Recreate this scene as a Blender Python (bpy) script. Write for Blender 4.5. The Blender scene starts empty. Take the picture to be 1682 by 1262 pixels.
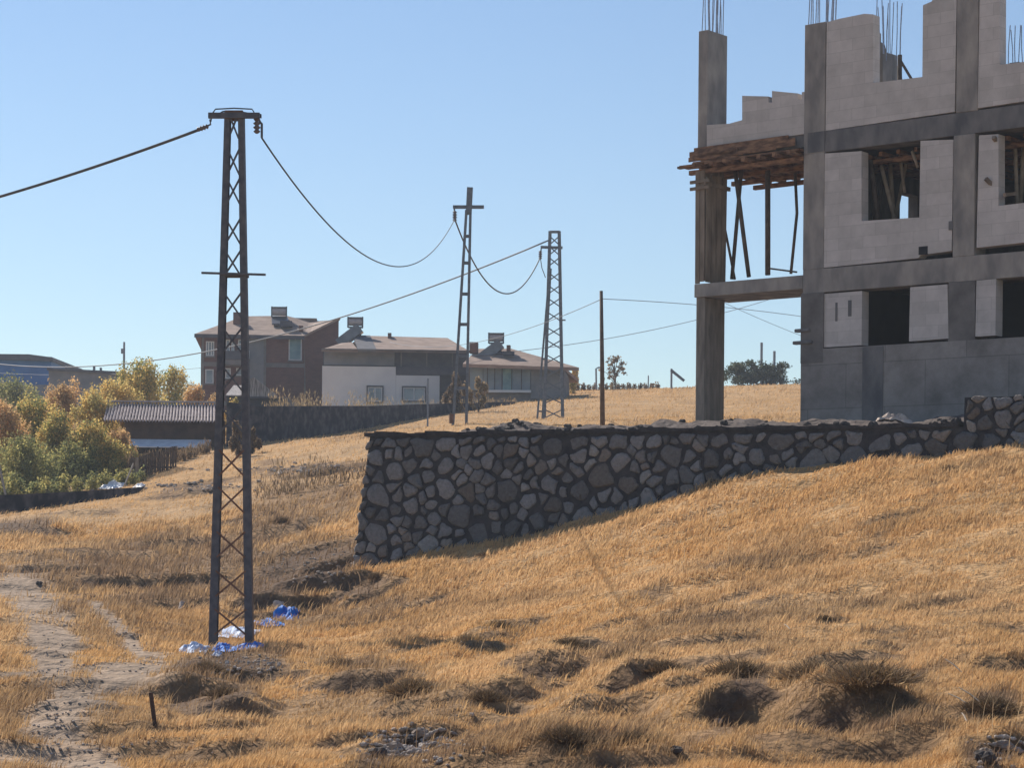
import bpy, math, random
import numpy as np
from mathutils import Vector, Matrix
random.seed(7); RNG = np.random.default_rng(11)
R = math.radians
sc = bpy.context.scene
C = sc.collection

# ------------------------------------------------------------------ camera, sky, sun, exposure
F = 3500.0; UC = 841.0; HV = 885.0; ROLL = R(0.5)      # focal length and horizon in photo pixels
cr, sr = math.cos(ROLL), math.sin(ROLL)
cam = bpy.data.cameras.new('camera'); cam_o = bpy.data.objects.new('camera', cam); C.objects.link(cam_o)
cam.sensor_fit = 'HORIZONTAL'; cam.sensor_width = 36.0; cam.lens = F/1682*36
cam.shift_y = (HV-631)/1682; cam.clip_start = 0.5; cam.clip_end = 6000
cam_o.matrix_world = Matrix(((cr, -sr, 0, 0), (0, 0, -1, 0), (sr, cr, 0, 0), (0, 0, 0, 1)))
sc.camera = cam_o
SUN = Vector((-0.60, 0.80, 0)).normalized(); EL = R(38)
SUN = Vector((SUN.x*math.cos(EL), SUN.y*math.cos(EL), math.sin(EL)))
w = bpy.data.worlds.new('World'); sc.world = w; w.use_nodes = True
nt = w.node_tree; sky = nt.nodes.new('ShaderNodeTexSky'); sky.sky_type = 'NISHITA'; sky.sun_disc = False
sky.sun_elevation = EL; sky.sun_rotation = math.atan2(SUN.x, SUN.y)
sky.air_density = 1.25; sky.dust_density = 0.0; sky.ozone_density = 2.2; sky.altitude = 900
tint = nt.nodes.new('ShaderNodeVectorMath'); tint.operation = 'MULTIPLY'; tint.inputs[1].default_value = (.905, .965, 1.06)
nt.links.new(sky.outputs[0], tint.inputs[0]); nt.links.new(tint.outputs[0], nt.nodes['Background'].inputs[0]); nt.nodes['Background'].inputs[1].default_value = 0.08
sun = bpy.data.lights.new('sun', 'SUN'); sun.energy = 5.0; sun.angle = R(0.5); sun.color = (1, 0.93, 0.82)
so = bpy.data.objects.new('sun', sun); C.objects.link(so); so.rotation_euler = SUN.to_track_quat('Z', 'Y').to_euler()
sc.view_settings.view_transform = 'Standard'; sc.view_settings.look = 'None'
sc.view_settings.exposure = 0.38; sc.view_settings.gamma = 1
sc.render.engine = 'CYCLES'

# ------------------------------------------------------------------ pixel <-> world
def ray(u, v):                                 # direction with y = 1 through photo pixel
    a, b = u-UC, HV-v
    return ((a*cr-b*sr)/F, (a*sr+b*cr)/F)
def P(u, v, Y):
    x, z = ray(u, v); return Vector((x*Y, Y, z*Y))
def proj(X, Y, Z):
    x, z = X/Y*F, Z/Y*F
    return UC + x*cr+z*sr, HV-(-x*sr+z*cr)

# ------------------------------------------------------------------ noise
def vnoise(x, y, seed=0):
    x = np.asarray(x, float); y = np.asarray(y, float)
    xi = np.floor(x).astype(np.int64); yi = np.floor(y).astype(np.int64); fx = x-xi; fy = y-yi
    def h(a, b):
        n = (a*374761393+b*668265263+seed*974634777) & 0x7fffffff
        n = ((n ^ (n >> 13))*1274126177) & 0x7fffffff
        return ((n ^ (n >> 16)) & 0xffff)/65535.0
    fx = fx*fx*(3-2*fx); fy = fy*fy*(3-2*fy)
    return (h(xi, yi)*(1-fx)+h(xi+1, yi)*fx)*(1-fy)+(h(xi, yi+1)*(1-fx)+h(xi+1, yi+1)*fx)*fy
def fbm(x, y, seed=0, o=4):
    s = 0; a = .5
    for k in range(o):
        s = s+a*(vnoise(x*2**k, y*2**k, seed+k)-.5); a *= .5
    return s*2

# ------------------------------------------------------------------ materials
def new_mat(name):
    m = bpy.data.materials.new(name); m.use_nodes = True
    return m, m.node_tree, m.node_tree.nodes['Principled BSDF']
def mat(name, c1, c2=None, scale=3.0, rough=.85, bump=.0, bscale=30.0, metal=0.0, detail=6, stretch=None, spec=.3, lo=.35, hi=.65):
    m, t, b = new_mat(name); c2 = c2 or c1
    tc = t.nodes.new('ShaderNodeTexCoord'); mp = t.nodes.new('ShaderNodeMapping')
    t.links.new(tc.outputs['Object'], mp.inputs[0])
    if stretch: mp.inputs['Scale'].default_value = stretch
    n = t.nodes.new('ShaderNodeTexNoise'); n.inputs['Scale'].default_value = scale; n.inputs['Detail'].default_value = detail
    t.links.new(mp.outputs[0], n.inputs[0])
    r = t.nodes.new('ShaderNodeValToRGB'); t.links.new(n.outputs[0], r.inputs[0])
    r.color_ramp.elements[0].position = lo; r.color_ramp.elements[1].position = hi
    r.color_ramp.elements[0].color = (*c1, 1); r.color_ramp.elements[1].color = (*c2, 1)
    t.links.new(r.outputs[0], b.inputs['Base Color'])
    b.inputs['Roughness'].default_value = rough; b.inputs['Metallic'].default_value = metal
    b.inputs['Specular IOR Level'].default_value = spec
    if bump:
        n2 = t.nodes.new('ShaderNodeTexNoise'); n2.inputs['Scale'].default_value = bscale; n2.inputs['Detail'].default_value = 6
        t.links.new(mp.outputs[0], n2.inputs[0])
        bp = t.nodes.new('ShaderNodeBump'); bp.inputs['Strength'].default_value = bump; bp.inputs['Distance'].default_value = .03
        t.links.new(n2.outputs[0], bp.inputs['Height']); t.links.new(bp.outputs[0], b.inputs['Normal'])
    return m
def attr_mat(name, transl=0.0, scale=6.0, amp=.35, rough=.9, bump=0.0, bscale=12.0):
    m, t, b = new_mat(name)
    a = t.nodes.new('ShaderNodeAttribute'); a.attribute_name = 'Col'
    tc = t.nodes.new('ShaderNodeTexCoord')
    n = t.nodes.new('ShaderNodeTexNoise'); n.inputs['Scale'].default_value = scale; n.inputs['Detail'].default_value = 8
    n.inputs['Roughness'].default_value = .65
    t.links.new(tc.outputs['Object'], n.inputs[0])
    mr = t.nodes.new('ShaderNodeMapRange'); mr.inputs[1].default_value = .3; mr.inputs[2].default_value = .7
    mr.inputs[3].default_value = 1-amp; mr.inputs[4].default_value = 1+amp
    t.links.new(n.outputs[0], mr.inputs[0])
    mx = t.nodes.new('ShaderNodeVectorMath'); mx.operation = 'SCALE'
    t.links.new(a.outputs['Color'], mx.inputs[0]); t.links.new(mr.outputs[0], mx.inputs['Scale'])
    t.links.new(mx.outputs[0], b.inputs['Base Color']); b.inputs['Roughness'].default_value = rough
    b.inputs['Specular IOR Level'].default_value = .15
    if bump:
        n2 = t.nodes.new('ShaderNodeTexNoise'); n2.inputs['Scale'].default_value = bscale; n2.inputs['Detail'].default_value = 8
        t.links.new(tc.outputs['Object'], n2.inputs[0])
        bp = t.nodes.new('ShaderNodeBump'); bp.inputs['Strength'].default_value = bump; bp.inputs['Distance'].default_value = .10
        t.links.new(n2.outputs[0], bp.inputs['Height']); t.links.new(bp.outputs[0], b.inputs['Normal'])
    if transl:
        tr = t.nodes.new('ShaderNodeBsdfTranslucent'); t.links.new(mx.outputs[0], tr.inputs[0])
        ms = t.nodes.new('ShaderNodeMixShader'); ms.inputs[0].default_value = transl
        out = t.nodes['Material Output']
        t.links.new(b.outputs[0], ms.inputs[1]); t.links.new(tr.outputs[0], ms.inputs[2]); t.links.new(ms.outputs[0], out.inputs[0])
    return m
M = {}
M['ground'] = attr_mat('dry_ground', 0, 9, .30, .95, .9, 7)
M['grass'] = attr_mat('dry_grass', .48, .8, .12, .8)
M['leaf'] = attr_mat('leaves', .5, 2, .15, .7)
M['stone'] = attr_mat('field_stone', 0, 14, .28, .85, .6, 25)
M['twig'] = attr_mat('dry_twigs', .1, 5, .2, .9)
M['mortar'] = mat('dark_mortar', (.022, .023, .03), (.055, .052, .056), 5, .95, .8, 30)
M['concrete'] = mat('raw_concrete', (.20, .185, .178), (.38, .34, .305), 2.6, .9, .5, 18, detail=14, lo=.36, hi=.66, stretch=(1, 1, .45))
M['concrete_dark'] = mat('dark_concrete', (.10, .10, .107), (.20, .188, .185), 3.0, .9, .5, 14, detail=14, lo=.36, hi=.67, stretch=(1, 1, .45))  # plain darker concrete; on inner walls its tone stands for room shade
M['concrete_brown'] = mat('form_stained_concrete', (.17, .145, .12), (.28, .235, .195), 3, .9, .4, 20, stretch=(3, 3, .6))
M['plinth'] = mat('poured_plinth_concrete', (.13, .125, .13), (.27, .25, .24), .8, .9, .4, 16, detail=12)
M['wood'] = mat('weathered_timber', (.15, .115, .085), (.30, .235, .18), 4, .8, .3, 30, stretch=(1, 1, .3))
M['board'] = mat('formwork_boards', (.10, .052, .033), (.33, .18, .10), 2.5, .8, .4, 30, stretch=(.6, 3, 6))
M['prop'] = mat('timber_prop', (.07, .05, .04), (.14, .10, .075), 5, .8)
M['prop_light'] = mat('pale_timber_prop', (.28, .22, .17), (.42, .34, .26), 5, .8)
M['rebar'] = mat('reinforcing_steel', (.22, .25, .32), (.36, .38, .45), 20, .6, metal=.3)
M['steel'] = mat('painted_steel', (.075, .08, .10), (.125, .125, .14), 8, .65, .2, 40, metal=.2)
M['steel_blue'] = mat('galvanised_steel', (.10, .12, .15), (.17, .19, .22), 8, .6, .2, 40, metal=.3)
M['cable'] = mat('black_cable', (.06, .065, .08), (.10, .105, .12), 10, .6)
M['wire'] = mat('thin_wire', (.18, .2, .24), (.22, .24, .28), 10, .6)
M['porcelain'] = mat('insulator_glaze', (.09, .06, .055), (.14, .10, .09), 10, .4, spec=.4)
M['brick'] = mat('brown_brick', (.10, .052, .043), (.17, .085, .065), 2.2, .9, .4, 25)
M['house_conc'] = mat('house_frame_concrete', (.12, .115, .12), (.2, .18, .17), 2, .9)
M['render_white'] = mat('off_white_render', (.60, .59, .60), (.68, .67, .67), .8, .9)
M['render_grey'] = mat('grey_render', (.15, .16, .18), (.22, .22, .23), 1, .9)
M['render_bluegrey'] = mat('pale_blue_render', (.16, .21, .26), (.23, .28, .32), 1, .85)
M['blue_wall'] = mat('blue_sheet', (.018, .115, .33), (.03, .15, .40), .6, .6)
M['teal'] = mat('teal_curtain', (.13, .24, .28), (.20, .32, .35), 3, .7)
M['glass'] = mat('window_glass', (.10, .13, .17), (.25, .3, .35), .9, .12, spec=.6)
M['frame_white'] = mat('white_window_frame', (.5, .5, .52), (.6, .6, .6), 3, .5)
M['rooftile'] = mat('faded_roof_tiles', (.22, .15, .12), (.34, .24, .19), 1.5, .85, .5, 12, stretch=(1, 1, 3))
M['dark_sheet'] = mat('dark_sheet_and_shade', (.05, .055, .075), (.09, .085, .10), 2, .7)  # dark sheeting; on the long house wall it paints recess shade
M['corrugated'] = mat('corrugated_sheet', (.32, .27, .27), (.55, .48, .47), 2.5, .5, metal=.15, stretch=(3, 1, 1))
M['striped'] = mat('old_corrugated_sheet', (.12, .10, .10), (.40, .35, .32), 5, .6, stretch=(6, 1, .6))
M['darkwood'] = mat('dark_shed_boards', (.055, .038, .034), (.11, .07, .055), 3, .85, .3, 25)
M['white_sheet'] = mat('white_sheet', (.62, .62, .64), (.8, .8, .8), 3, .5)
M['tarp_blue'] = mat('blue_plastic', (.004, .10, .44), (.015, .23, .70), 6, .6, .6, 9, spec=.15)
M['tarp_white'] = mat('pale_plastic', (.30, .40, .62), (.66, .70, .78), 6, .6, .6, 9, spec=.15)
M['bark'] = mat('bark', (.07, .05, .04), (.14, .11, .09), 8, .9, .5, 20)
M['panel'] = mat('solar_collector', (.07, .08, .11), (.12, .13, .16), 3, .3, spec=.6)
M['tank'] = mat('water_tank', (.34, .3, .31), (.45, .4, .4), 5, .5)
M['paleboard'] = mat('pale_board', (.42, .32, .25), (.62, .5, .42), 5, .8)
M['rust'] = mat('rusty_steel', (.12, .06, .04), (.2, .11, .08), 8, .8)
M['dark'] = mat('painted_shade', (.02, .022, .028), (.03, .03, .038), 2, .9)  # near-black colour standing for shade in rooms and holes
# aerated block: joints as fine bump and slightly darker lines
def block_mat(name, c1, c2, bw=.6, bh=.25, mort=.006, dark=.88, nlo=.82, nhi=1.10, nsc=2.2):
    m, t, b = new_mat(name)
    tc = t.nodes.new('ShaderNodeUVMap')
    br = t.nodes.new('ShaderNodeTexBrick'); t.links.new(tc.outputs[0], br.inputs[0])
    br.inputs['Scale'].default_value = 1; br.inputs['Brick Width'].default_value = bw; br.inputs['Row Height'].default_value = bh
    br.inputs['Mortar Size'].default_value = mort; br.inputs['Color1'].default_value = (*c1, 1); br.inputs['Color2'].default_value = (*c2, 1)
    br.inputs['Mortar'].default_value = (c1[0]*dark, c1[1]*dark, c1[2]*dark, 1); br.inputs['Mortar Smooth'].default_value = .4
    n = t.nodes.new('ShaderNodeTexNoise'); n.inputs['Scale'].default_value = nsc; n.inputs['Detail'].default_value = 10; n.inputs['Roughness'].default_value = .65
    to = t.nodes.new('ShaderNodeTexCoord'); t.links.new(to.outputs['Object'], n.inputs[0])
    mr = t.nodes.new('ShaderNodeMapRange'); mr.inputs[1].default_value = .3; mr.inputs[2].default_value = .7; mr.inputs[3].default_value = nlo; mr.inputs[4].default_value = nhi
    t.links.new(n.outputs[0], mr.inputs[0])
    mx = t.nodes.new('ShaderNodeVectorMath'); mx.operation = 'SCALE'
    t.links.new(br.outputs[0], mx.inputs[0]); t.links.new(mr.outputs[0], mx.inputs['Scale']); t.links.new(mx.outputs[0], b.inputs['Base Color'])
    b.inputs['Roughness'].default_value = .95; b.inputs['Specular IOR Level'].default_value = .15
    bp = t.nodes.new('ShaderNodeBump'); bp.inputs['Strength'].default_value = .25; bp.inputs['Distance'].default_value = .01
    t.links.new(n.outputs[0], bp.inputs['Height']); t.links.new(bp.outputs[0], b.inputs['Normal'])
    return m
M['block'] = block_mat('aerated_concrete_block', (.50, .46, .435), (.585, .535, .51))
M['redbrick'] = block_mat('house_brick', (.125, .060, .053), (.155, .075, .064), .3, .12, .012, 1.25)
M['plinth'] = block_mat('poured_plinth_concrete', (.25, .23, .22), (.29, .265, .25), 1.9, .95, .010, .72, .6, 1.25, 1.5)

# ------------------------------------------------------------------ mesh builder and tagging
WL = {}
def tag(o, label=None, cat=None, group=None, kind=None):
    if label: o['label'] = label
    if cat: o['category'] = cat
    if group: o['group'] = group
    if kind: o['kind'] = kind
    return o
def empty(name, loc, label, cat, group=None):
    o = bpy.data.objects.new(name, None); C.objects.link(o); o.location = loc; o.empty_display_size = .2
    WL[o.name] = Vector(loc); return tag(o, label, cat, group)
class MB:
    def __init__(s): s.v = []; s.f = []; s.uv = None
    def add(s, vs, fs):
        b = len(s.v); s.v += [tuple(x) for x in vs]; s.f += [tuple(i+b for i in f) for f in fs]; return s
    def bar(s, a, b, wx, wz=None, up=(0, 0, 1)):
        a = Vector(a); b = Vector(b); wz = wz or wx; d = (b-a).normalized(); up = Vector(up)
        if abs(d.dot(up)) > .98: up = Vector((0, 1, 0))
        x = d.cross(up).normalized()*wx/2; y = x.cross(d).normalized()*wz/2
        vs = [a-x-y, a+x-y, a+x+y, a-x+y, b-x-y, b+x-y, b+x+y, b-x+y]
        return s.add(vs, [(0, 1, 2, 3), (7, 6, 5, 4), (0, 4, 5, 1), (1, 5, 6, 2), (2, 6, 7, 3), (3, 7, 4, 0)])
    def tube(s, pts, rad, n=6):
        pts = [Vector(p) for p in pts]
        if not hasattr(rad, '__len__'): rad = [rad]*len(pts)
        b = len(s.v)
        for i, p in enumerate(pts):
            d = (pts[min(i+1, len(pts)-1)]-pts[max(i-1, 0)]).normalized()
            up = Vector((0, 0, 1)) if abs(d.z) < .95 else Vector((0, 1, 0))
            x = d.cross(up).normalized(); y = x.cross(d).normalized()
            for k in range(n):
                a = 2*math.pi*k/n; s.v.append(tuple(p+(x*math.cos(a)+y*math.sin(a))*rad[i]))
        for i in range(len(pts)-1):
            for k in range(n):
                s.f.append((b+i*n+k, b+i*n+(k+1) % n, b+(i+1)*n+(k+1) % n, b+(i+1)*n+k))
        s.f.append(tuple(b+k for k in range(n))[::-1]); s.f.append(tuple(b+(len(pts)-1)*n+k for k in range(n)))
        return s
    def build(s, name, m, parent=None, smooth=False, bevel=0):
        off = WL[parent.name] if parent else Vector((0, 0, 0))
        me = bpy.data.meshes.new(name)
        me.from_pydata([(x-off.x, y-off.y, z-off.z) for x, y, z in s.v], [], s.f); me.materials.append(m)
        o = bpy.data.objects.new(name, me); C.objects.link(o)
        if s.uv:
            l = me.uv_layers.new(name='UVMap')
            for lp in me.loops: l.data[lp.index].uv = s.uv(Vector(s.v[lp.vertex_index]))
        if parent: o.parent = parent; WL[o.name] = off
        if smooth: me.polygons.foreach_set('use_smooth', [True]*len(me.polygons))
        me.validate(); me.update()
        if bevel:
            bm = o.modifiers.new('bevel', 'BEVEL'); bm.width = bevel; bm.segments = 2; bm.limit_method = 'ANGLE'
        return o
def top_mesh(name, mb, m, label, cat, group=None, smooth=False, kind=None):
    o = mb.build(name, m, None, smooth); c = Vector(o.data.vertices[0].co)
    lo = np.array([v.co for v in o.data.vertices]); base = Vector((lo[:, 0].mean(), lo[:, 1].mean(), lo[:, 2].min()))
    o.data.transform(Matrix.Translation(-base)); o.location = base
    return tag(o, label, cat, group, kind)
def np_mesh(name, V, faces_n, idx, m, col=None, parent=None, smooth=False):
    me = bpy.data.meshes.new(name); me.vertices.add(len(V)); me.vertices.foreach_set('co', np.asarray(V, np.float32).ravel())
    me.loops.add(len(idx)); me.loops.foreach_set('vertex_index', np.asarray(idx, np.int32))
    me.polygons.add(len(faces_n)); st = np.concatenate(([0], np.cumsum(faces_n)[:-1]))
    me.polygons.foreach_set('loop_start', st.astype(np.int32))
    if smooth: me.polygons.foreach_set('use_smooth', np.ones(len(faces_n), bool))
    if col is not None:
        a = me.attributes.new('Col', 'FLOAT_COLOR', 'POINT')
        a.data.foreach_set('color', np.concatenate([col, np.ones((len(col), 1))], 1).astype(np.float32).ravel())
    me.materials.append(m); me.update(calc_edges=True); me.validate()
    o = bpy.data.objects.new(name, me); C.objects.link(o)
    if parent: o.parent = parent; WL[o.name] = WL[parent.name]
    return o
class Plane:                                   # a vertical plane: s along, t behind, z up
    def __init__(s, u, v, Y, deg):
        s.o = P(u, v, Y); a = R(deg); s.d = Vector((math.cos(a), math.sin(a), 0)); s.b = Vector((-math.sin(a), math.cos(a), 0))
    def at(s, S, T, Z): return Vector((s.o.x, s.o.y, 0))+s.d*S+s.b*T+Vector((0, 0, Z))
    def px(s, u, v, T=0):
        x, z = ray(u, v); r = Vector((x, 1, 0)); o = Vector((s.o.x, s.o.y, 0))+s.b*T
        lam = o.dot(s.b)/r.dot(s.b); return (r*lam-o).dot(s.d), z*lam
    def S(s, u, v, T=0): return s.px(u, v, T)[0]
    def Z(s, u, v, T=0): return s.px(u, v, T)[1]
    def uvf(s): return lambda p: ((p-s.o).dot(s.d)+(p-s.o).dot(s.b), p.z)
    def box(s, mb, s0, s1, t0, t1, z0, z1, skew=0):
        vs = [s.at(a, b, c) for c in (z0, z1) for a, b in ((s0, t0), (s1, t0), (s1, t1), (s0, t1))]
        return mb.add(vs, [(3, 2, 1, 0), (4, 5, 6, 7), (0, 1, 5, 4), (1, 2, 6, 5), (2, 3, 7, 6), (3, 0, 4, 7)])
    def prism(s, mb, pts, t0, t1):
        n = len(pts); vs = [s.at(a, t0, b) for a, b in pts]+[s.at(a, t1, b) for a, b in pts]
        fs = [tuple(range(n)), tuple(range(2*n-1, n-1, -1))]+[(i, i+n, (i+1) % n+n, (i+1) % n) for i in range(n)]
        return mb.add(vs, fs)
    def pixprism(s, mb, pix, t0, t1): return s.prism(mb, [s.px(u, v, t0) for u, v in pix][::1], t0, t1)

# ------------------------------------------------------------------ terrain
WX0, WY0 = P(600, 712, 46).x, 46.0                   # retaining wall line in plan
WX1, WY1 = P(1700, 712, 39.4).x, 39.4
wd = Vector((WX1-WX0, WY1-WY0, 0)).normalized(); wb = Vector((-wd.y, wd.x, 0))
WTOP = P(800, 712, 45).z
def wall_st(X, Y): return (X-WX0)*wd.x+(Y-WY0)*wd.y, (X-WX0)*wb.x+(Y-WY0)*wb.y
CP = [(0,1262,16),(420,1262,15.5),(841,1262,15),(1260,1262,14),(1682,1262,13.5),(0,1100,26),(150,1180,21),(380,1180,23),(0,1000,37),
 (380,1068,35),(600,1100,29),(600,1000,40),(841,1100,24),(841,1000,34),(841,910,42),(1260,1100,21.5),(1260,950,31),(1260,850,38),
 (1682,1100,20.5),(1682,950,27),(1682,830,34),(590,935,46),(700,905,45.3),(841,884,44.5),(1000,836,43.6),(1200,788,42.4),(1400,754,41.2),
 (1600,737,40.1),(1682,728,39.5),(200,1000,42),(200,900,55),(0,900,52),(0,862,60),(250,862,60),(500,850,56),(590,800,60),(400,800,68),
 (260,805,72),(420,748,82),(600,718,90),(430,729,88),(700,690,105),(840,665,120),(750,699,80),(900,698,98),(1000,698,75),(1250,690,66),
 (950,641,155),(1130,641,152),(1290,633,150),(1500,640,150),(1700,640,150),(450,690,135),(200,720,110),(0,740,100),(0,670,150),(250,670,155),
 (600,665,145),(1500,700,70),(1800,690,60),(-500,1262,17),(-500,1000,40),(-500,870,60),(-500,720,110),(-500,690,160),(2200,1262,13),(2200,1000,24),(2200,760,36),(2300,660,80),(2300,640,150)]
cpw = [tuple(P(*c)) for c in CP]
cpw += [(-6,0,-1.7),(0,0,-1.65),(6,0,-1.5),(-10,-12,-1.8),(10,-12,-1.5),(0,-12,-1.7),(-60,20,-2),(40,20,3),(-80,220,7),(0,215,7),(80,215,7),(-120,320,4),(0,320,2),(120,320,4),(60,120,9),(-70,120,6)]
cpw = np.array(cpw)
def tps_k(d2): return np.where(d2 > 0, d2*np.log(d2+1e-12)*.5, 0)
def tps_solve(p, lam=.6):
    n = len(p); d2 = ((p[:, None, :2]-p[None, :, :2])**2).sum(-1)
    A = np.zeros((n+3, n+3)); A[:n, :n] = tps_k(d2)+lam*np.eye(n); A[:n, n] = 1; A[:n, n+1:] = p[:, :2]; A[n, :n] = 1; A[n+1:, :n] = p[:, :2].T
    return np.linalg.solve(A, np.concatenate([p[:, 2], np.zeros(3)]))
TW = tps_solve(cpw)
def nat(X, Y):
    X = np.asarray(X, float); Y = np.asarray(Y, float); sh = X.shape; x = X.ravel(); y = Y.ravel(); z = np.empty(len(x))
    for i in range(0, len(x), 60000):
        a, b = x[i:i+60000], y[i:i+60000]
        d2 = (a[:, None]-cpw[None, :, 0])**2+(b[:, None]-cpw[None, :, 1])**2
        z[i:i+60000] = tps_k(d2)@TW[:-3]+TW[-3]+TW[-2]*a+TW[-1]*b
    return z.reshape(sh)
def terr_mask(X, Y):
    s, t = wall_st(X, Y)
    return (t > .30) & (s > .28+.16*t*0) & (X > -3.0+(Y-46)*.03)
BANKS = []                                           # small eroded steps: x, y, direction, half length, height
def bank_raw(X, Y):
    dz = np.zeros_like(X); face = np.zeros_like(X)
    for bx, by, ca, sa, L_, h in BANKS:
        m = (np.abs(X-bx) < L_+5) & (np.abs(Y-by) < L_+5)
        if not m.any(): continue
        x = X[m]-bx; y = Y[m]-by; a = x*ca+y*sa; t = -x*sa+y*ca
        t = t+(.30+.5*h)*fbm(a*.9+bx, a*0+by, 12, 4)+.16*fbm(x*3.5, y*3.5, 15, 2)+.10*fbm(x*2.5, y*2.5, 13, 2)
        e = np.clip(1-np.abs(a)/L_, 0, 1); e = np.sqrt(e*(2-e)); w_ = .10+.12*h
        st = np.tanh(t/w_); dz[m] += .5*h*e*st*np.exp(-np.abs(t)/(2.2*h+.9))
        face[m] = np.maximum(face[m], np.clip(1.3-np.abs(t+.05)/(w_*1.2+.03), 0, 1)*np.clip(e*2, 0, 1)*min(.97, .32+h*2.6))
    return dz, face
BG = {}
def bank_field(X, Y):                                # looked up in a fine grid once the steps are known
    if not BG: return X*0.0, X*0.0
    i = np.clip((X+24)/.07, 0, BG['d'].shape[1]-2.001); j = np.clip((Y-10)/.07, 0, BG['d'].shape[0]-2.001)
    i0 = i.astype(int); j0 = j.astype(int); fx = i-i0; fy = j-j0; out = []
    for k in ('d', 'f'):
        g_ = BG[k]; out.append((g_[j0, i0]*(1-fx)+g_[j0, i0+1]*fx)*(1-fy)+(g_[j0+1, i0]*(1-fx)+g_[j0+1, i0+1]*fx)*fy)
    return out
def height(X, Y, micro=True):
    X = np.asarray(X, float); Y = np.asarray(Y, float)
    far = np.clip((Y-230)/200, 0, 1)
    z = nat(X, np.minimum(Y, 330))
    z = np.where(np.abs(X) > 130, z*0+4, z)*(1-far)+(-2)*far
    s, t = wall_st(X, Y)
    if micro:
        near = np.clip((120-Y)/80, 0, 1)
        xr = X*.94+Y*.34; yr = -X*.34+Y*.94
        z = z+near*(.16*fbm(xr*.22, yr*.5, 3)+.09*fbm(xr*.8, yr*1.5, 9)+.05*fbm(X*2.6, Y*2.6, 21))*np.clip(Y/12, 0, 1)
        z = z+bank_field(X, Y)[0]
    m = terr_mask(X, Y)
    lump = np.clip(1-np.abs(t-2.2)/2.0, 0, 1)*(.08+.22*np.clip(vnoise(s*.8, t*.8, 5), 0, 1)+.14*fbm(s*3, t*3, 6)) * np.clip(s/2, 0, 1)
    tz = WTOP-.06+np.clip(t-.3, 0, 60)*.055+lump+.03*fbm(X*4, Y*4, 8)
    z = np.where(m, np.maximum(z, tz), z)
    return z
def G(u, v, lo=10, hi=260):                          # where the view through a pixel meets the ground
    x, zz = ray(u, v); Y = np.arange(lo, hi, .8); k = np.nonzero(zz*Y < height(x*Y, Y))[0]
    y = Y[k[0]] if len(k) else hi
    Y = np.arange(y-.9, y+.01, .06); k = np.nonzero(zz*Y < height(x*Y, Y))[0]; y = Y[k[0]] if len(k) else y
    return Vector((x*y, y, float(height(np.array([x*y]), np.array([y]))[0])))
def gz(x, y): return float(height(np.array([x]), np.array([y]))[0])

_b = []
for (u, v, ru, hp, ang) in ((1215,1128,66,84,25),(1180,1158,34,40,20),(1310,1150,70,52,10),(1400,1130,90,66,-5),(1475,1160,60,36,15),(1490,1185,55,24,12),(900,1080,60,46,12),(950,1052,50,36,14),(1024,1092,24,52,0),(1092,1108,34,56,8),
  (1010,1112,110,16,5),(880,1100,40,30,20),(845,1128,45,36,20),(800,1158,50,36,20),(760,1180,50,34,5),(690,1150,70,36,-5),(590,1110,100,40,-5),(640,1098,60,24,8),(660,1222,60,34,18),(610,1250,60,34,15),(720,1200,40,22,20),(935,1228,52,60,8),
  (1040,1232,60,62,6),(1600,1160,50,34,12),(1640,1185,60,74,10),(1565,1215,70,30,6),(1640,1250,70,40,6),(1170,1232,110,22,8),(1330,1215,120,24,6),(1120,1258,60,30,5),(760,1045,120,14,12),(840,1022,60,20,14),(820,1038,40,24,10),(470,968,90,50,12),(530,945,80,60,16),(560,918,60,40,14),(610,962,55,30,10),(440,990,70,26,10),(690,985,40,20,8),
  (390,1100,110,34,4),(350,1128,80,28,8),(420,1150,110,18,8),(330,1165,70,24,6),(170,900,90,26,6),(270,888,100,26,6),(250,952,120,22,8),(300,985,90,18,10),(110,925,80,20,5),(200,975,70,16,6),(460,865,60,22,10),(490,905,80,14,12),(400,850,60,12,5),(500,778,90,12,5),(560,766,60,12,5),(300,806,70,14,8),
  (330,790,60,8,6),(40,866,70,18,8),(130,836,60,10,6),(110,1092,130,8,3),(210,1040,40,14,5),(100,1180,60,12,5),(1450,850,50,14,10),(1350,1015,30,14,5),
  (1260,978,40,14,10),(1170,1004,30,14,5),(1430,900,40,12,5),(1560,985,40,14,6),(1450,1035,46,14,8),(1000,1020,40,12,6),(790,915,24,10,4),(540,1190,130,12,6),(470,1225,140,12,6),(300,1220,130,10,6),(880,1175,90,14,8),(1500,1090,80,20,10),(40,960,60,8,5),(560,1030,90,12,10),(520,1000,60,12,12)):
    q_ = G(u, v+hp*.4); Yb = q_.y; _b.append((q_.x, Yb, math.cos(R(ang)), math.sin(R(ang)), max(.35, ru*Yb/F*1.15), min(.45, hp*Yb/F*.85)))
for _ in range(900):                                 # many small steps where the slope is broken up
    Yb = 13*(48/13)**random.random(); Xb = random.uniform(-.27, .27)*Yb
    if len(_b) > 185: break
    uu, vv = proj(Xb, Yb, gz(Xb, Yb)); band = math.exp(-((vv-(1150-(uu-600)*.03))/70)**2)+.55*(uu < 600)*math.exp(-((vv-930)/80)**2)+.10
    if vv > 1290 or random.random() > band or wall_st(Xb, Yb)[1] > -1.2: continue
    h_ = random.uniform(.04, .15)*(1.2 if vv > 1050 else .8); a_ = R(random.gauss(8, 12)); _b.append((Xb, Yb, math.cos(a_), math.sin(a_), random.uniform(.2, .8), h_))
BANKS += _b
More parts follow.
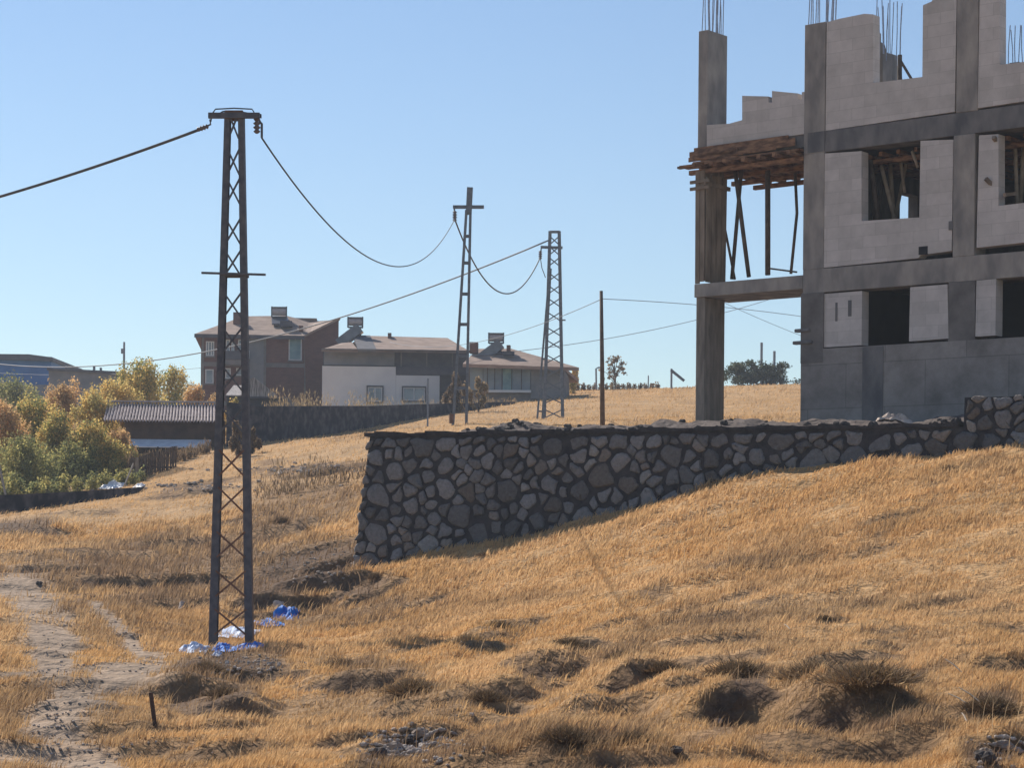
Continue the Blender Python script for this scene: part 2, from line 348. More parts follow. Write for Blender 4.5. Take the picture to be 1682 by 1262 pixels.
_gx, _gy = np.meshgrid(np.arange(-24, 20, .07), np.arange(10, 82, .07)); BG['d'], BG['f'] = bank_raw(_gx, _gy); BG['d'][0] = 0; BG['d'][-1] = 0; BG['f'][0] = 0; BG['f'][-1] = 0; BG['d'][:, 0] = 0; BG['f'][:, 0] = 0
# cover masks, evaluated at ground points
SOIL = [(505,936,120,36,-20,1.),(600,965,45,14,-15,.8),(445,862,60,24,-8,.55),(250,890,95,12,-6,.55),(400,880,110,14,-8,.5),(300,940,110,14,-12,.35),
 (500,772,90,8,-6,.8),(330,798,80,6,-8,.8),(40,862,60,12,-6,.9),(380,1095,105,24,0,.95),(350,1150,95,30,-12,.8),(655,1232,80,22,-18,1.),(480,955,70,14,-20,.8),
 (1170,1205,80,14,-25,.7),(1640,1235,60,24,-10,.8),(950,1078,130,16,-5,.55),(1210,1135,65,26,-25,.9),(1370,1135,120,28,-6,.6),(780,1150,110,16,-20,.6),(600,1100,110,20,5,.55),
 (820,1040,90,12,-15,.5),(1000,1215,110,16,-5,.55),(1230,930,110,8,-5,.35),(1500,1060,120,10,-12,.3),(640,1000,70,8,-12,.5),(1620,1160,60,22,-15,.6),(120,940,120,10,-8,.3),(60,960,14,7,0,1),
 (560,1030,100,9,-10,.35),(1450,880,90,8,-30,.25),(900,985,140,7,-8,.25),(1330,1215,160,14,-8,.5),(420,830,90,12,-5,.35),(150,975,100,12,6,.45),(1560,980,120,10,-15,.25),(1550,780,60,16,-20,.25),
 (180,930,230,44,-5,.55),(420,930,160,50,-10,.5),(100,1170,170,60,0,.35),(500,830,110,40,-10,.5),(250,990,200,24,-4,.45),(1300,1190,400,40,-6,.35),(620,1160,200,30,-5,.4),(1280,1010,260,22,-6,.3),(560,1010,160,18,-10,.35),(250,1040,160,30,0,.3)]
TRK = [((-60,1118),(110,1104),(250,1088),10),((30,965),(80,1020),(88,1100),52),((160,1000),(208,1045),(235,1085),16),((240,1095),(120,1145),(80,1195),52),((80,1195),(110,1235),(210,1290),48),((-20,1240),(60,1245),(120,1262),40),((0,975),(40,990),(80,1010),20)]
def masks(X, Y, Z):
    u, v = proj(X, np.maximum(Y, 3), Z)
    wu = 22*fbm(X*1.1, Y*.9, 31); wv = 11*fbm(X*1.3, Y*1.1, 37)
    soil = np.zeros_like(X)
    for a, b, ru, rv, ang, st in SOIL:
        c, s_ = math.cos(R(ang)), math.sin(R(ang)); du = u+wu-a; dv = v+wv-b
        e = ((du*c+dv*s_)/ru)**2+((-du*s_+dv*c)/rv)**2
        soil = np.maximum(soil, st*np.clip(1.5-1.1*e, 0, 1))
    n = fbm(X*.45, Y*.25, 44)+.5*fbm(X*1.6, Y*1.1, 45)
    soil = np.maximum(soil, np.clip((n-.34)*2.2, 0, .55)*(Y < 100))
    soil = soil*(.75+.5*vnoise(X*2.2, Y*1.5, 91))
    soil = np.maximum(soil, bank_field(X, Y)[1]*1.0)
    trk = np.zeros_like(X)
    for p, q, r_, wdt in TRK:
        for (a, b) in ((p, q), (q, r_)):
            ab = np.array(b)-np.array(a); tt = np.clip(((u-a[0])*ab[0]+(v-a[1])*ab[1])/(ab@ab), 0, 1)
            d = np.hypot((u-a[0]-tt*ab[0]), (v-a[1]-tt*ab[1])*1.6)+wu*.5
            trk = np.maximum(trk, np.clip(1.5-1.1*d/wdt, 0, 1)*(.72+.5*vnoise(X*1.7, Y*1.2, 95)))
    s, t = wall_st(X, Y)
    rub = ((t > .2) & (t < 4.5) & (s > .2) & (X > -3.2)).astype(float)
    rub = np.maximum(rub, ((t > .2) & (X > 3.2) & (Y < 58) & (s > .2)).astype(float))
    return soil, trk, rub
# fan-shaped ground sheet
ra = np.concatenate([np.linspace(4, 24, 40, endpoint=False), np.linspace(24, 66, 330, endpoint=False), np.linspace(66, 140, 190, endpoint=False), np.geomspace(140, 2500, 70)])
an = np.concatenate([np.linspace(-80, -17, 45, endpoint=False), np.linspace(-17, 17, 480), np.linspace(17, 80, 46)[1:]])
RR, AA = np.meshgrid(ra, np.radians(an), indexing='ij')
GX = RR*np.sin(AA); GY = RR*np.cos(AA)-14
GZ = height(GX, GY)
soil, trk, rub = masks(GX, GY, GZ)
tone = fbm(GX*.3, GY*.3, 50); tone2 = fbm(GX*1.2, GY*1.2, 54)
def lerp(a, b, k): return a*(1-k[..., None])+b*k[..., None]
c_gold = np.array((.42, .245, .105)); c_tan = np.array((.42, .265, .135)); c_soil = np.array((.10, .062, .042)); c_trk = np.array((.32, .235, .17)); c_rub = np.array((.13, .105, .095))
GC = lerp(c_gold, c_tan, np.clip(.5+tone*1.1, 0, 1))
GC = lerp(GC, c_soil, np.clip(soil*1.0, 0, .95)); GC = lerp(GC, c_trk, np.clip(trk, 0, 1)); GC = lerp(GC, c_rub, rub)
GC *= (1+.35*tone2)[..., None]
nr, na = RR.shape
idx = np.arange(nr*na).reshape(nr, na)
q = np.stack([idx[:-1, :-1], idx[:-1, 1:], idx[1:, 1:], idx[1:, :-1]], -1).reshape(-1, 4)[:, ::-1]
tf = (trk.ravel()[q].mean(1) > .5)
Vg = np.stack([GX, GY, GZ], -1).reshape(-1, 3)
def sub_mesh(name, qs, m):
    used, inv = np.unique(qs.ravel(), return_inverse=True)
    return np_mesh(name, Vg[used], np.full(len(qs), 4), inv, m, GC.reshape(-1, 3)[used], smooth=True)
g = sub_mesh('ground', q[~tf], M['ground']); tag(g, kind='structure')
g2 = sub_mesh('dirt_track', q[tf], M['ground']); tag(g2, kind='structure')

# ------------------------------------------------------------------ grass blades
def blades(name, n, ylo, yhi, hmul, wmul, seed, width=.33, xoff=0):
    rg = np.random.default_rng(seed)
    Y = ylo*(yhi/ylo)**rg.random(n)
    X = (rg.random(n)*2-1)*width*Y+xoff*Y
    Z = height(X, Y); soil, trk, rub = masks(X, Y, Z)
    s, t = wall_st(X, Y)
    clump = fbm(X*1.3, Y*1.3, 61)+.6*fbm(X*4, Y*4, 63)
    keep = (rg.random(n) > np.clip(soil*1.25, 0, .90)) & (rg.random(n) > trk*1.2-.08) & (rub < .5) & (rg.random(n) < .95+.8*clump)
    keep &= ~((t > -.32) & (t < .8) & (s > -.3))
    X, Y, Z, soil, clump = X[keep], Y[keep], Z[keep], soil[keep], clump[keep]; n = len(X)
    h = hmul*(.55+.9*rg.random(n)**2)*(1+.7*clump)*np.clip(Y/30, .8, 1.6); wd_ = wmul*Y*(.6+.8*rg.random(n))
    a = rg.random(n)*2*math.pi; dx, dy = np.cos(a)*wd_/2, np.sin(a)*wd_/2
    wd0 = np.clip(soil*1.2+.75*fbm(X*.55, Y*.3, 71), 0, 1); h = h*(1+.8*wd0)*np.where(soil > .85, .6, 1)
    la = rg.normal(.4, .9, n); ln = h*(.25+.5*rg.random(n)); lx, ly = np.cos(la)*ln, np.sin(la)*ln
    V = np.empty((n, 5, 3))
    z0 = Z-.02
    V[:, 0] = np.stack([X-dx, Y-dy, z0], 1); V[:, 1] = np.stack([X+dx, Y+dy, z0], 1)
    V[:, 2] = np.stack([X+dx*.7+lx*.35, Y+dy*.7+ly*.35, z0+h*.6], 1); V[:, 3] = np.stack([X-dx*.7+lx*.35, Y-dy*.7+ly*.35, z0+h*.6], 1)
    V[:, 4] = np.stack([X+lx, Y+ly, z0+h*.95], 1)
    b = np.arange(n)[:, None]*5
    I = np.concatenate([b+np.array([[0, 1, 2, 3]]), b+np.array([[3, 2, 4]])], 1).ravel()
    fn = np.tile([4, 3], n)
    p1 = np.array((.60, .368, .162)); p2 = np.array((.64, .43, .225)); p3 = np.array((.23, .155, .10)); 
    k = np.clip(.5+1.2*fbm(X*.35, Y*.35, 50)+rg.normal(0, .22, n), 0, 1)
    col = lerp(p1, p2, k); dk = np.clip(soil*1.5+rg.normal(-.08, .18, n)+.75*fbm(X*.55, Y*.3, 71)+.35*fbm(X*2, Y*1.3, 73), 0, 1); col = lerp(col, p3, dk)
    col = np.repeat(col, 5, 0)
    return np_mesh(name, V.reshape(-1, 3), fn, I, M['grass'], col)
tag(blades('dry_grass', 1050000, 12.5, 60, .085, .00050, 1), 'short dry golden grass covering the slope below the stone wall', 'grass', kind='stuff')
tag(blades('field_grass', 140000, 56, 160, .06, .00040, 2), 'short pale dry grass on the distant field behind the wall', 'grass', kind='stuff')

def stalks(n, seed):
    rg = np.random.default_rng(seed); Y = 12.5*(42/12.5)**rg.random(n); X = (rg.random(n)*2-1)*.26*Y; Z = height(X, Y); soil, trk, rub = masks(X, Y, Z)
    s_, t = wall_st(X, Y); cl = fbm(X*.5, Y*.4, 88); keep = (trk < .3) & (t < -.4) & (rg.random(n) < .35+1.6*cl); X, Y, Z, soil = X[keep], Y[keep], Z[keep], soil[keep]; n = len(X)
    h = .16+.22*rg.random(n); la = rg.normal(.4, 1.0, n); ln = h*(.1+.5*rg.random(n)**2); lx, ly = np.cos(la)*ln, np.sin(la)*ln; w_ = .00011*Y
    V = np.empty((n, 5, 3)); V[:, 0] = np.stack([X-w_, Y, Z-.02], 1); V[:, 1] = np.stack([X+w_, Y, Z-.02], 1)
    V[:, 2] = np.stack([X+w_+lx*.4, Y+ly*.4, Z+h*.6], 1); V[:, 3] = np.stack([X-w_+lx*.4, Y+ly*.4, Z+h*.6], 1); V[:, 4] = np.stack([X+lx, Y+ly, Z+h], 1)
    b = np.arange(n)[:, None]*5; I = np.concatenate([b+np.array([[0, 1, 2, 3]]), b+np.array([[3, 2, 4]])], 1).ravel()
    k = rg.random(n); col = lerp(np.array((.62, .46, .28)), np.array((.30, .20, .12)), np.clip(k+soil*.5, 0, 1))
    return np_mesh('dry_stalks', V.reshape(-1, 3), np.tile([4, 3], n), I, M['grass'], np.repeat(col, 5, 0))
tag(stalks(1100, 5), 'taller dead seed stalks standing out of the short grass', 'grass', kind='stuff')

# ------------------------------------------------------------------ stone retaining wall
def clip_poly(poly, px_, py_, nx, ny):
    out = []
    for i in range(len(poly)):
        a, b = poly[i], poly[(i+1) % len(poly)]
        da = (a[0]-px_)*nx+(a[1]-py_)*ny; db = (b[0]-px_)*nx+(b[1]-py_)*ny
        if da <= 0: out.append(a)
        if da*db < 0: k = da/(da-db); out.append((a[0]+(b[0]-a[0])*k, a[1]+(b[1]-a[1])*k))
    return out
def stones(s0, s1, zlo, zhi, size, place, seed, inside, big=1.0):
    """irregular raised stones over a wall face; place(s, z, out) -> world point"""
    rg = random.Random(seed); pts = []
    tries = 0
    while tries < 26000:
        tries += 1; a, b = rg.uniform(s0, s1), rg.uniform(zlo, zhi); r = size*rg.choice((.5, .62, .8, 1, 1.15, 1.35))
        if all((a-x)**2+((b-y)*1.12)**2 > (.5*(r+q))**2 for x, y, q in pts): pts.append((a, b, r))
    V = []; Fn = []; I = []; Cc = []
    for a, b, r in pts:
        if not inside(a, b): continue
        poly = [(a-1, b-1), (a+1, b-1), (a+1, b+1), (a-1, b+1)]
        for x, y, q in pts:
            d = math.hypot(x-a, y-b)
            if 0 < d < 1.6:
                k = .5+.5*(r-q)/(d*2.2); poly = clip_poly(poly, a+(x-a)*k, b+(y-b)*k, x-a, y-b)
                if len(poly) < 3: break
        if len(poly) < 3: continue
        poly = clip_poly(poly, s0, 0, -1, 0); poly = clip_poly(poly, s1, 0, 1, 0); poly = clip_poly(poly, 0, zhi, 0, 1); poly = clip_poly(poly, 0, zlo-.1, 0, -1)
        if len(poly) < 3: continue
        cx = sum(p[0] for p in poly)/len(poly); cy = sum(p[1] for p in poly)/len(poly)
        if any(math.hypot((p[0]-cx), (p[1]-cy)) > .5 for p in poly): continue
        # round off: corner cutting, shrink towards the centre for the mortar joint
        for _ in range(2):
            q2 = []
            for i in range(len(poly)):
                p, n_ = poly[i], poly[(i+1) % len(poly)]
                q2 += [(p[0]*.84+n_[0]*.16, p[1]*.84+n_[1]*.16), (p[0]*.16+n_[0]*.84, p[1]*.16+n_[1]*.84)]
            poly = q2
        sh = rg.uniform(.68, .92); hgt = rg.uniform(.02, .06); tx, ty = rg.uniform(-.15, .15), rg.uniform(-.15, .15)
        g_ = rg.random(); base = np.array((.225, .22, .222))*(.48+.62*rg.random()**1.1)
        if g_ > .86: base = base*np.array((1.10, .99, .88))
        if g_ > .96: base = np.array((.27, .26, .25))
        poly = [(x+.03*math.sin(9*y+3*a)+.02*math.sin(17*y+x*5+b*7), y+.03*math.sin(8*x+b*5)+.018*math.sin(19*x+y*4+a*3)) for x, y in poly]
        n = len(poly); b0 = len(V)
        for ring, (k, o) in enumerate(((1, -.03), (.97, .55), (.86, .92), (.5, 1.05))):
            for x, y in poly:
                jx = rg.uniform(-.008, .008); xx = cx+(x-cx)*sh*k+jx; yy = cy+(y-cy)*sh*k+jx
                V.append(place(xx, yy, o*hgt+((xx-cx)*tx+(yy-cy)*ty)*(ring > 0))); Cc.append(base)
        V.append(place(cx, cy, hgt*1.08)); Cc.append(base)
        for ring in range(3):
            for i in range(n):
                j = (i+1) % n; I += [b0+ring*n+i, b0+ring*n+j, b0+(ring+1)*n+j, b0+(ring+1)*n+i]; Fn.append(4)
        for i in range(n): I += [b0+3*n+i, b0+3*n+(i+1) % n, b0+4*n]; Fn.append(3)
    return V, Fn, I, Cc
def wpt(s, t, z): return Vector((WX0, WY0, 0))+wd*s+wb*t+Vector((0, 0, z))
def batter(z): return -(WTOP-z)*.10
wl = empty('retaining_wall', wpt(0, 0, WTOP-3.2), 'long rough stone retaining wall with dark mortar below the unfinished building', 'stone wall')
SE = 19.0; SW = None
for k in np.arange(8, 16, .01):
    p = wpt(k, 0, 0); uu, vv = proj(p.x, p.y, WTOP)
    if uu > 1583: SW = k; break
STOP_Z = WTOP+.62*.9
def ztop(s): return WTOP if s < SW else STOP_Z
mb = MB()
zb = WTOP-4.2; n0 = len(mb.v)
def wall_box(s0, s1, zt, l0=0.0):
    pr = [wpt(s0-l0*.075*(zt-zb), batter(zb), zb), wpt(s1, batter(zb), zb), wpt(s1, .65, zb), wpt(s0-l0*.075*(zt-zb), .65, zb),
          wpt(s0, batter(zt), zt), wpt(s1, batter(zt), zt), wpt(s1, .65, zt), wpt(s0, .65, zt)]
    mb.add(pr, [(3, 2, 1, 0), (4, 5, 6, 7), (0, 1, 5, 4), (1, 2, 6, 5), (2, 3, 7, 6), (3, 0, 4, 7)])
wall_box(0.12, SW, WTOP-.05, 1.0); wall_box(SW, SE, STOP_Z-.05)
mb.build('mortar_core', M['mortar'], wl)
def ins(s, z):
    if z > ztop(s): return False
    p = wpt(s, batter(z), z); return z > gz(p.x, p.y-.1)-.35
V, Fn, I, Cc = stones(.08, SE, WTOP-3.3, WTOP-.09, .38, lambda s, z, o: wpt(s+.0+(-.075*(WTOP-z) if s < .9 else 0)*(1-max(0, min(1, s/.9))), batter(z)-o, z), 3, ins)
V2, Fn2, I2, Cc2 = stones(SW+.05, SE, WTOP-.05, STOP_Z-.04, .37, lambda s, z, o: wpt(s, batter(z)-o, z), 5, lambda s, z: True)
b0 = len(V); V += V2; I += [i+b0 for i in I2]; Fn += Fn2; Cc += Cc2
off = WL[wl.name]; V = [v-off for v in V]
so_ = np_mesh('stone_facing', np.array([tuple(v) for v in V]), Fn, I, M['stone'], np.array(Cc), wl)
so_.data.flip_normals()
# thin cap along the top
mb = MB(); cap = []
ss = np.arange(0.0, SW+.01, .25)
for i in range(len(ss)-1):
    a, b = ss[i], min(ss[i+1], SW)
    z0 = WTOP-.05; z1 = WTOP+.03+.02*math.sin(a*5)+random.uniform(-.012, .012)
    pr = [wpt(a, -.05, z0+.002), wpt(b, -.05, z0+.002), wpt(b, .5, z0+.002), wpt(a, .5, z0+.002), wpt(a, -.05, z1), wpt(b, -.05, z1), wpt(b, .5, z1), wpt(a, .5, z1)]
    mb.add(pr, [(3, 2, 1, 0), (4, 5, 6, 7), (0, 1, 5, 4), (1, 2, 6, 5), (2, 3, 7, 6), (3, 0, 4, 7)])
mb.build('cap', M['mortar'], wl)
# return wall going back from the free end
mb = MB(); a = wpt(.12, .3, 0); b = Vector((-2.55, 63, 0))
mb.bar((a.x+.25, a.y, WTOP-1.95), (b.x+.25, b.y, WTOP-1.2), .4, 3.6); mb.build('return_wall', M['mortar'], wl)

# ------------------------------------------------------------------ unfinished building
B = Plane(1150, 480, 48, -40)
bl = empty('unfinished_building', B.at(B.S(1355, 640), 0, 2.2), 'unfinished grey concrete building of pale blocks with bare columns and rebar on top', 'building')
S, Z = B.S, B.Z
zg = 1.6
z1t = Z(1355, 441); z1b = Z(1355, 480); z2t = Z(1355, 215); z2b = Z(1355, 250); z0t = Z(1355, 573)
sc0 = S(1320, 350); sc1 = S(1354, 350); sE = S(1682, 300)+3.5; TB = 8.0; TH = .28
def bbox(name, m, *a, parent=bl, bevel=0.0, uv=False):
    mb = MB(); B.box(mb, *a)
    if uv: mb.uv = B.uvf()
    return mb.build(name, m, parent, bevel=bevel)
def bpoly(name, m, pix, t0, t1, parent=bl, uv=True):
    mb = MB(); B.pixprism(mb, pix, t0, t1)
    if uv: mb.uv = B.uvf()
    return mb.build(name, m, parent)
# balcony column: three storeys, long side running back
a0, a1 = S(1143, 470), S(1157, 470)
gcol = bbox('column', M['concrete_brown'], a0, a1, 0.02, .82, zg, Z(1190, 485)-.003, bevel=.012)
bbox('column', M['concrete_brown'], a0+.03, a1-.02, 0.03, .78, z1t, z2b, bevel=.01)
tcol = bbox('column', M['concrete'], a0+.0, a1+.02, 0.02, .80, z2t-.1, Z(1150, 50), bevel=.012)
# first slab of the balcony bay and its thicker front edge
zs1t, zs1b = Z(1190, 463), Z(1190, 485)
bbox('balcony_slab', M['concrete'], a0-.03, sc0-.002, -.02, 1.35, zs1b, zs1t, bevel=.01)
# second level: slab edge above, timber formwork below
zp = Z(1160, 243)
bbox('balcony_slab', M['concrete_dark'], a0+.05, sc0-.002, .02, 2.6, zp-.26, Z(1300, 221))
fw = MB(); rg = random.Random(4)
for i in range(15):                                  # boards under the slab
    t = -.12+i*.2; l = a0-rg.uniform(-.05, .3) if i not in (1, 2, 5) else a0-.55
    z = zp-.30-rg.uniform(0, .03)
    B.box(fw, l, sc0-.01-rg.uniform(0, .05), t, t+.16, z-.035, z)
for i in range(7):                                   # joists across
    s_ = a0+.1+i*(sc0-a0-.3)/6.; z = zp-.37
    B.box(fw, s_, s_+.09, -.25-rg.uniform(0, .15), 2.7+rg.uniform(0, .2), z-.09, z)
for k in range(4):                                   # bearers along
    t = (.0, .9, 1.8, 2.55)[k]; z = zp-.465
    B.box(fw, a0-rg.uniform(.1, .4), sc0-.02, t, t+.10, z-.1, z)
for i in range(5):                                   # edge boards, a little askew
    z = zp-.02-.055*i; a = B.at(a0-.05-rg.uniform(0, .12)+(.0 if i else .05), -.05-.012*i, z-.02+rg.uniform(-.02, .02)); b_ = B.at(sc0-.15-rg.uniform(0, .7), -.05-.012*i, z-.0+rg.uniform(-.04, .03))
    fw.bar(a, b_, .025, .10)
for i in range(9):
    s_ = a0+rg.uniform(0, 1.2); fw.bar(B.at(s_, -.13, zp-.14-rg.uniform(0, .22)), B.at(min(sc0-.05, s_+rg.uniform(.5, 1.2)), -.13, zp-.14-rg.uniform(0, .25)), .022, .07)
fo = fw.build('formwork', M['board'], bl)
mb = MB(); z = zp-.31                                  # long loose plank sticking out left
mb.bar(B.at(a0-.72, .3, z), B.at(a0+1.4, .3, z+.05), .12, .05); mb.build('plank', M['wood'], bl)
# shutter boards still round the middle column
mb = MB()
for i in range(4):
    t = .02+i*.2; mb.bar(B.at(a1+.02, t+.08, zs1t+rg.uniform(0, .05)), B.at(a1+.02+rg.uniform(-.01, .02), t+.09, zp-.55-rg.uniform(0, .1)), .17, .03, up=B.d)
for i in range(2):
    s_ = a0+i*.13; mb.bar(B.at(s_+.05, -.01, zs1t+rg.uniform(0, .2)), B.at(s_+.05+rg.uniform(-.02, .01), -.01, zp-.5), .115, .03, up=B.b)
for z in (zp-.75, zp-.9):
    mb.bar(B.at(a0-.14, -.05, z), B.at(a1+.14, -.05, z+.01), .05, .07)
mb.bar(B.at(a1+.05, -.1, zp-.8), B.at(a1+.05, .9, zp-.82), .05, .09)
mb.build('shuttering', M['wood'], bl)
# timber props in the bay
def prop(u0, v0, u1, v1, t0, t1, r=.04, um=None, vm=None, m='prop', name='prop'):
    s0, za = B.px(u0, v0, t0); s1, zz1 = B.px(u1, v1, t1); p = [B.at(s0, t0, za)]
    if um: sm, zm = B.px(um, vm, (t0+t1)/2); p.append(B.at(sm, (t0+t1)/2, zm))
    p.append(B.at(s1, t1, zz1)); mb = MB(); mb.tube(p, r, 7); return mb.build(name, M[m], bl, smooth=True)
prop(1207, 276, 1230, 455, .5, .5, .05); prop(1218, 276, 1202, 459, .7, .7, .045); prop(1190, 372, 1207, 459, .9, .9, .03)
prop(1261, 280, 1261, 452, .6, .6, .062); prop(1306, 284, 1299, 450, 1.0, 1.0, .035, 1309, 350)
prop(1264, 441, 1309, 447, .5, .5, .02, name='loose_board')
# ragged parapet of blocks between the columns
bpoly('parapet', M['block'], [(1161, 243), (1161, 205), (1197, 203), (1219, 197), (1219, 157), (1262, 158), (1262, 168), (1268, 168), (1268, 149), (1310, 153), (1310, 164), (1317, 164), (1317, 151), (1326, 150), (1326, 219)], -.012, .2)
# rebar
def bars(col, s0, s1, t0, t1, z, n, h, seed):
    r = random.Random(seed)
    for i in range(n):
        k = i/max(1, n-1); sd = i % 2
        s_ = s0+(s1-s0)*r.random(); t = t0+(t1-t0)*k
        if i % 3 == 0: s_ = s0
        if i % 3 == 1: s_ = s1
        q0 = B.at(s_, t, z-.1); q1 = B.at(s_+r.uniform(-.05, .06), t+r.uniform(-.04, .04), z+h*r.uniform(.9, 1.08))
        mb = MB(); mb.tube([q0, (q0+q1)/2+B.d*r.uniform(-.02, .02), q1], .011, 5); mb.build('rebar', M['rebar'], col)
bars(tcol, a0+.05, a1-.03, .08, .74, Z(1150, 50), 15, 1.3, 1)
# main corner column
cc = bbox('column', M['concrete'], sc0, sc1, -.02, .55, z2b, Z(1328, 40), bevel=.012)
bbox('column', M['concrete'], sc0+.0, sc1, -.02, .55, z1t, z2b, bevel=.012)
bbox('column', M['plinth'], sc0-.03, sc1+.02, -.04, .55, z0t-.3, z1b+.002, bevel=.012)
bars(cc, sc0+.05, sc1-.05, .05, .5, Z(1328, 40), 15, 1.3, 2)
# rough bits of timber and spilled concrete on the corner column
for (u, v, w_, h_) in ((1309, 543, .22, .05), (1306, 563, .32, .05)):
    s_, z = B.px(u, v); bbox('concrete_spill', M['concrete_dark'], s_-.02, s_+w_+.15, -.085, .05, z-h_, z+h_/2, bevel=.02)
# beams
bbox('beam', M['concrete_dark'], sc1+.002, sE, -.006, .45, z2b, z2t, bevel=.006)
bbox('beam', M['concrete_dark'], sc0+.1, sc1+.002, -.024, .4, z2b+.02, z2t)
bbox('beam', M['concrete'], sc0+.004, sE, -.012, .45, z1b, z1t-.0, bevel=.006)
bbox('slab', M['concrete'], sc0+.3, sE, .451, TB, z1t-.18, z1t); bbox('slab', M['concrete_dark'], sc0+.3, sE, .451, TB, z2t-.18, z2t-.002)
# plinth (poured basement wall) with formwork lifts
bbox('plinth', M['plinth'], sc0-.02, sE, -.03, .4, zg-.4, z0t, uv=True)
sp0, sp1 = S(1418, 620), S(1452, 620)
bbox('plinth_pier', M['concrete_dark'], sp0, sp1, -.045, .05, zg-.2, z0t-.02)
# columns in the facade
for (u0, u1, v0, v1, zz0, zz1, m) in ((1572, 1607, 60, 180, z2t, z2t+3.4, 'concrete'), (1566, 1601, 320, 320, z1t, z2b, 'concrete'), (1558, 1602, 520, 520, z0t-.1, z1b, 'plinth')):
    c_ = bbox('column', M[m], S(u0, v0), S(u1, v0), -.016, .5, zz0+.002, zz1-.002, bevel=.012)
    if zz0 == z2t: bars(c_, S(u0, v0)+.05, S(u1, v0)-.05, .05, .45, zz1, 8, 1.2, 3)
ct2 = S(1607, 60)
# block infill: pixel outlines on the facade plane
g0, g1 = S(1358, 100), 0
def wallrect(u0, u1, vref, z0, z1, extra0=None):
    return bbox('block_wall', M['block'], S(u0, vref), S(u1, vref), -.002 if extra0 is None else extra0, TH, z0, z1, uv=True)
bpoly('block_wall', M['block'], [(1356, 214.5), (1358, 36), (1380, 30), (1410, 24), (1420, 22), (1434, 23), (1434, 136), (1515, 126), (1516, 8), (1530, 2), (1545, -20), (1572, -40), (1568, 183.2)], 0, TH)
bpoly('block_wall', M['block'], [(1606, 177.5), (1610, -60), (1642, -60), (1642, 106), (1700, 99), (1900, 70), (1900, 133)], 0, TH)
# middle floor
bpoly('block_wall', M['block'], [(1352, 440), (1354, 252), (1415, 248), (1415, 363), (1510, 357), (1512, 231), (1566, 229), (1563, 412), (1512, 419), (1508, 424)], -.002, TH)
bpoly('block_wall', M['block'], [(1604, 407), (1608, 222), (1640, 220), (1640, 338), (1700, 331), (1900, 308), (1900, 374)], -.002, TH)
# ground floor
bpoly('block_wall', M['block'], [(1352, 571), (1353, 483), (1416, 478), (1415, 567)], -.002, TH)
bpoly('block_wall', M['block'], [(1493, 561), (1495, 472), (1556, 467), (1558, 556)], -.02, TH)
bpoly('block_wall', M['block'], [(1602, 553), (1604, 461), (1636, 458), (1635, 551)], -.02, TH)
bpoly('block_wall', M['block'], [(1760, 542), (1762, 447), (1900, 436), (1900, 532)], -.002, TH)
# missing half block and knocked-out joints: flush boxes painted with recess shade
for (u0, v0, u1, v1) in ((1509, 404, 1524, 419), (1372, 497, 1376, 528), (1393, 493, 1399, 520), (1559, 363, 1566, 378)):
    s0, za = B.px(u0, v1); s1, zb_ = B.px(u1, v0); bbox('painted_gap', M['dark' if u0 == 1509 else 'concrete_dark'], s0, s1, -.026 if u0 == 1559 else -.006, .05, za, zb_)
# interior: back and side walls, partition, room shade put into their dark colours
def endhit(u, v):                                    # view ray against the inner face of the end wall
    x, z = ray(u, v); o = Vector((B.o.x, B.o.y, 0)); so_2 = sc0+.3; r = Vector((x, 1, 0)); lam = (so_2+o.dot(B.d))/r.dot(B.d); return (r*lam-o).dot(B.b), z*lam
tA, zA_ = endhit(1478, 362); tB_, zB_ = endhit(1492, 318); tA, tB_ = min(tA, tB_), max(tA, tB_); zA_, zB_ = min(zA_, zB_), max(zA_, zB_); tB_ += .44
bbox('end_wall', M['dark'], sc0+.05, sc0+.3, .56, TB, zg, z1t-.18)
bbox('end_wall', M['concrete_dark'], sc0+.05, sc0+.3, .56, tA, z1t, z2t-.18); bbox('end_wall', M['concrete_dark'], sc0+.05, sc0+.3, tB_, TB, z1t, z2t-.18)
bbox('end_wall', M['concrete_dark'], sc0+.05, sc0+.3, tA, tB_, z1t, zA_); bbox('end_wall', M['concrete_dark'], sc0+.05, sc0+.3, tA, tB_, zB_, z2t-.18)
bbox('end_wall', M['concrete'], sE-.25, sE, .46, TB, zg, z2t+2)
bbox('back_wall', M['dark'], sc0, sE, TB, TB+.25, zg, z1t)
sg0, sg1 = S(1476, 340, TB), S(1493, 340, TB)
zgt = Z(1484, 318, TB); zgb = Z(1484, 366, TB)
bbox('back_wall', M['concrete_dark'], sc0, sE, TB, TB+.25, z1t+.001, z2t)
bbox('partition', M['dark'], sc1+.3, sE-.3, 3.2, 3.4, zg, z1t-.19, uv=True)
# props and formwork seen inside the first-floor window openings
for (u0, v0, u1, v1, t, r, m) in ((1443, 255, 1470, 362, 1.0, .045, 'prop_light'), (1461, 255, 1468, 362, 1.5, .05, 'prop_light'), (1430, 262, 1442, 364, .8, .06, 'prop'), (1478, 255, 1486, 316, 1.2, .035, 'prop_light'),
                                  (1491, 255, 1470, 362, 1.7, .04, 'prop_light'), (1498, 248, 1508, 275, .5, .035, 'prop_light'), (1436, 300, 1436, 364, 2.0, .05, 'prop'), (1452, 280, 1440, 362, 2.3, .04, 'prop'),
                                  (1667, 232, 1671, 338, 1.0, .045, 'prop_light'), (1682, 235, 1676, 336, 1.3, .05, 'prop_light')):
    prop(u0, v0, u1, v1, t, t, r, m=m)
mb = MB()
for i in range(16):
    s_ = sc1+.2+i*.42; B.box(mb, s_, s_+.08, .5, 5, z2b-.12, z2b-.03)
for t in (.8, 1.7, 2.6): B.box(mb, sc1+.1, sE-.3, t, t+.1, z2b-.23, z2b-.125)
mb.build('formwork', M['board'], bl)
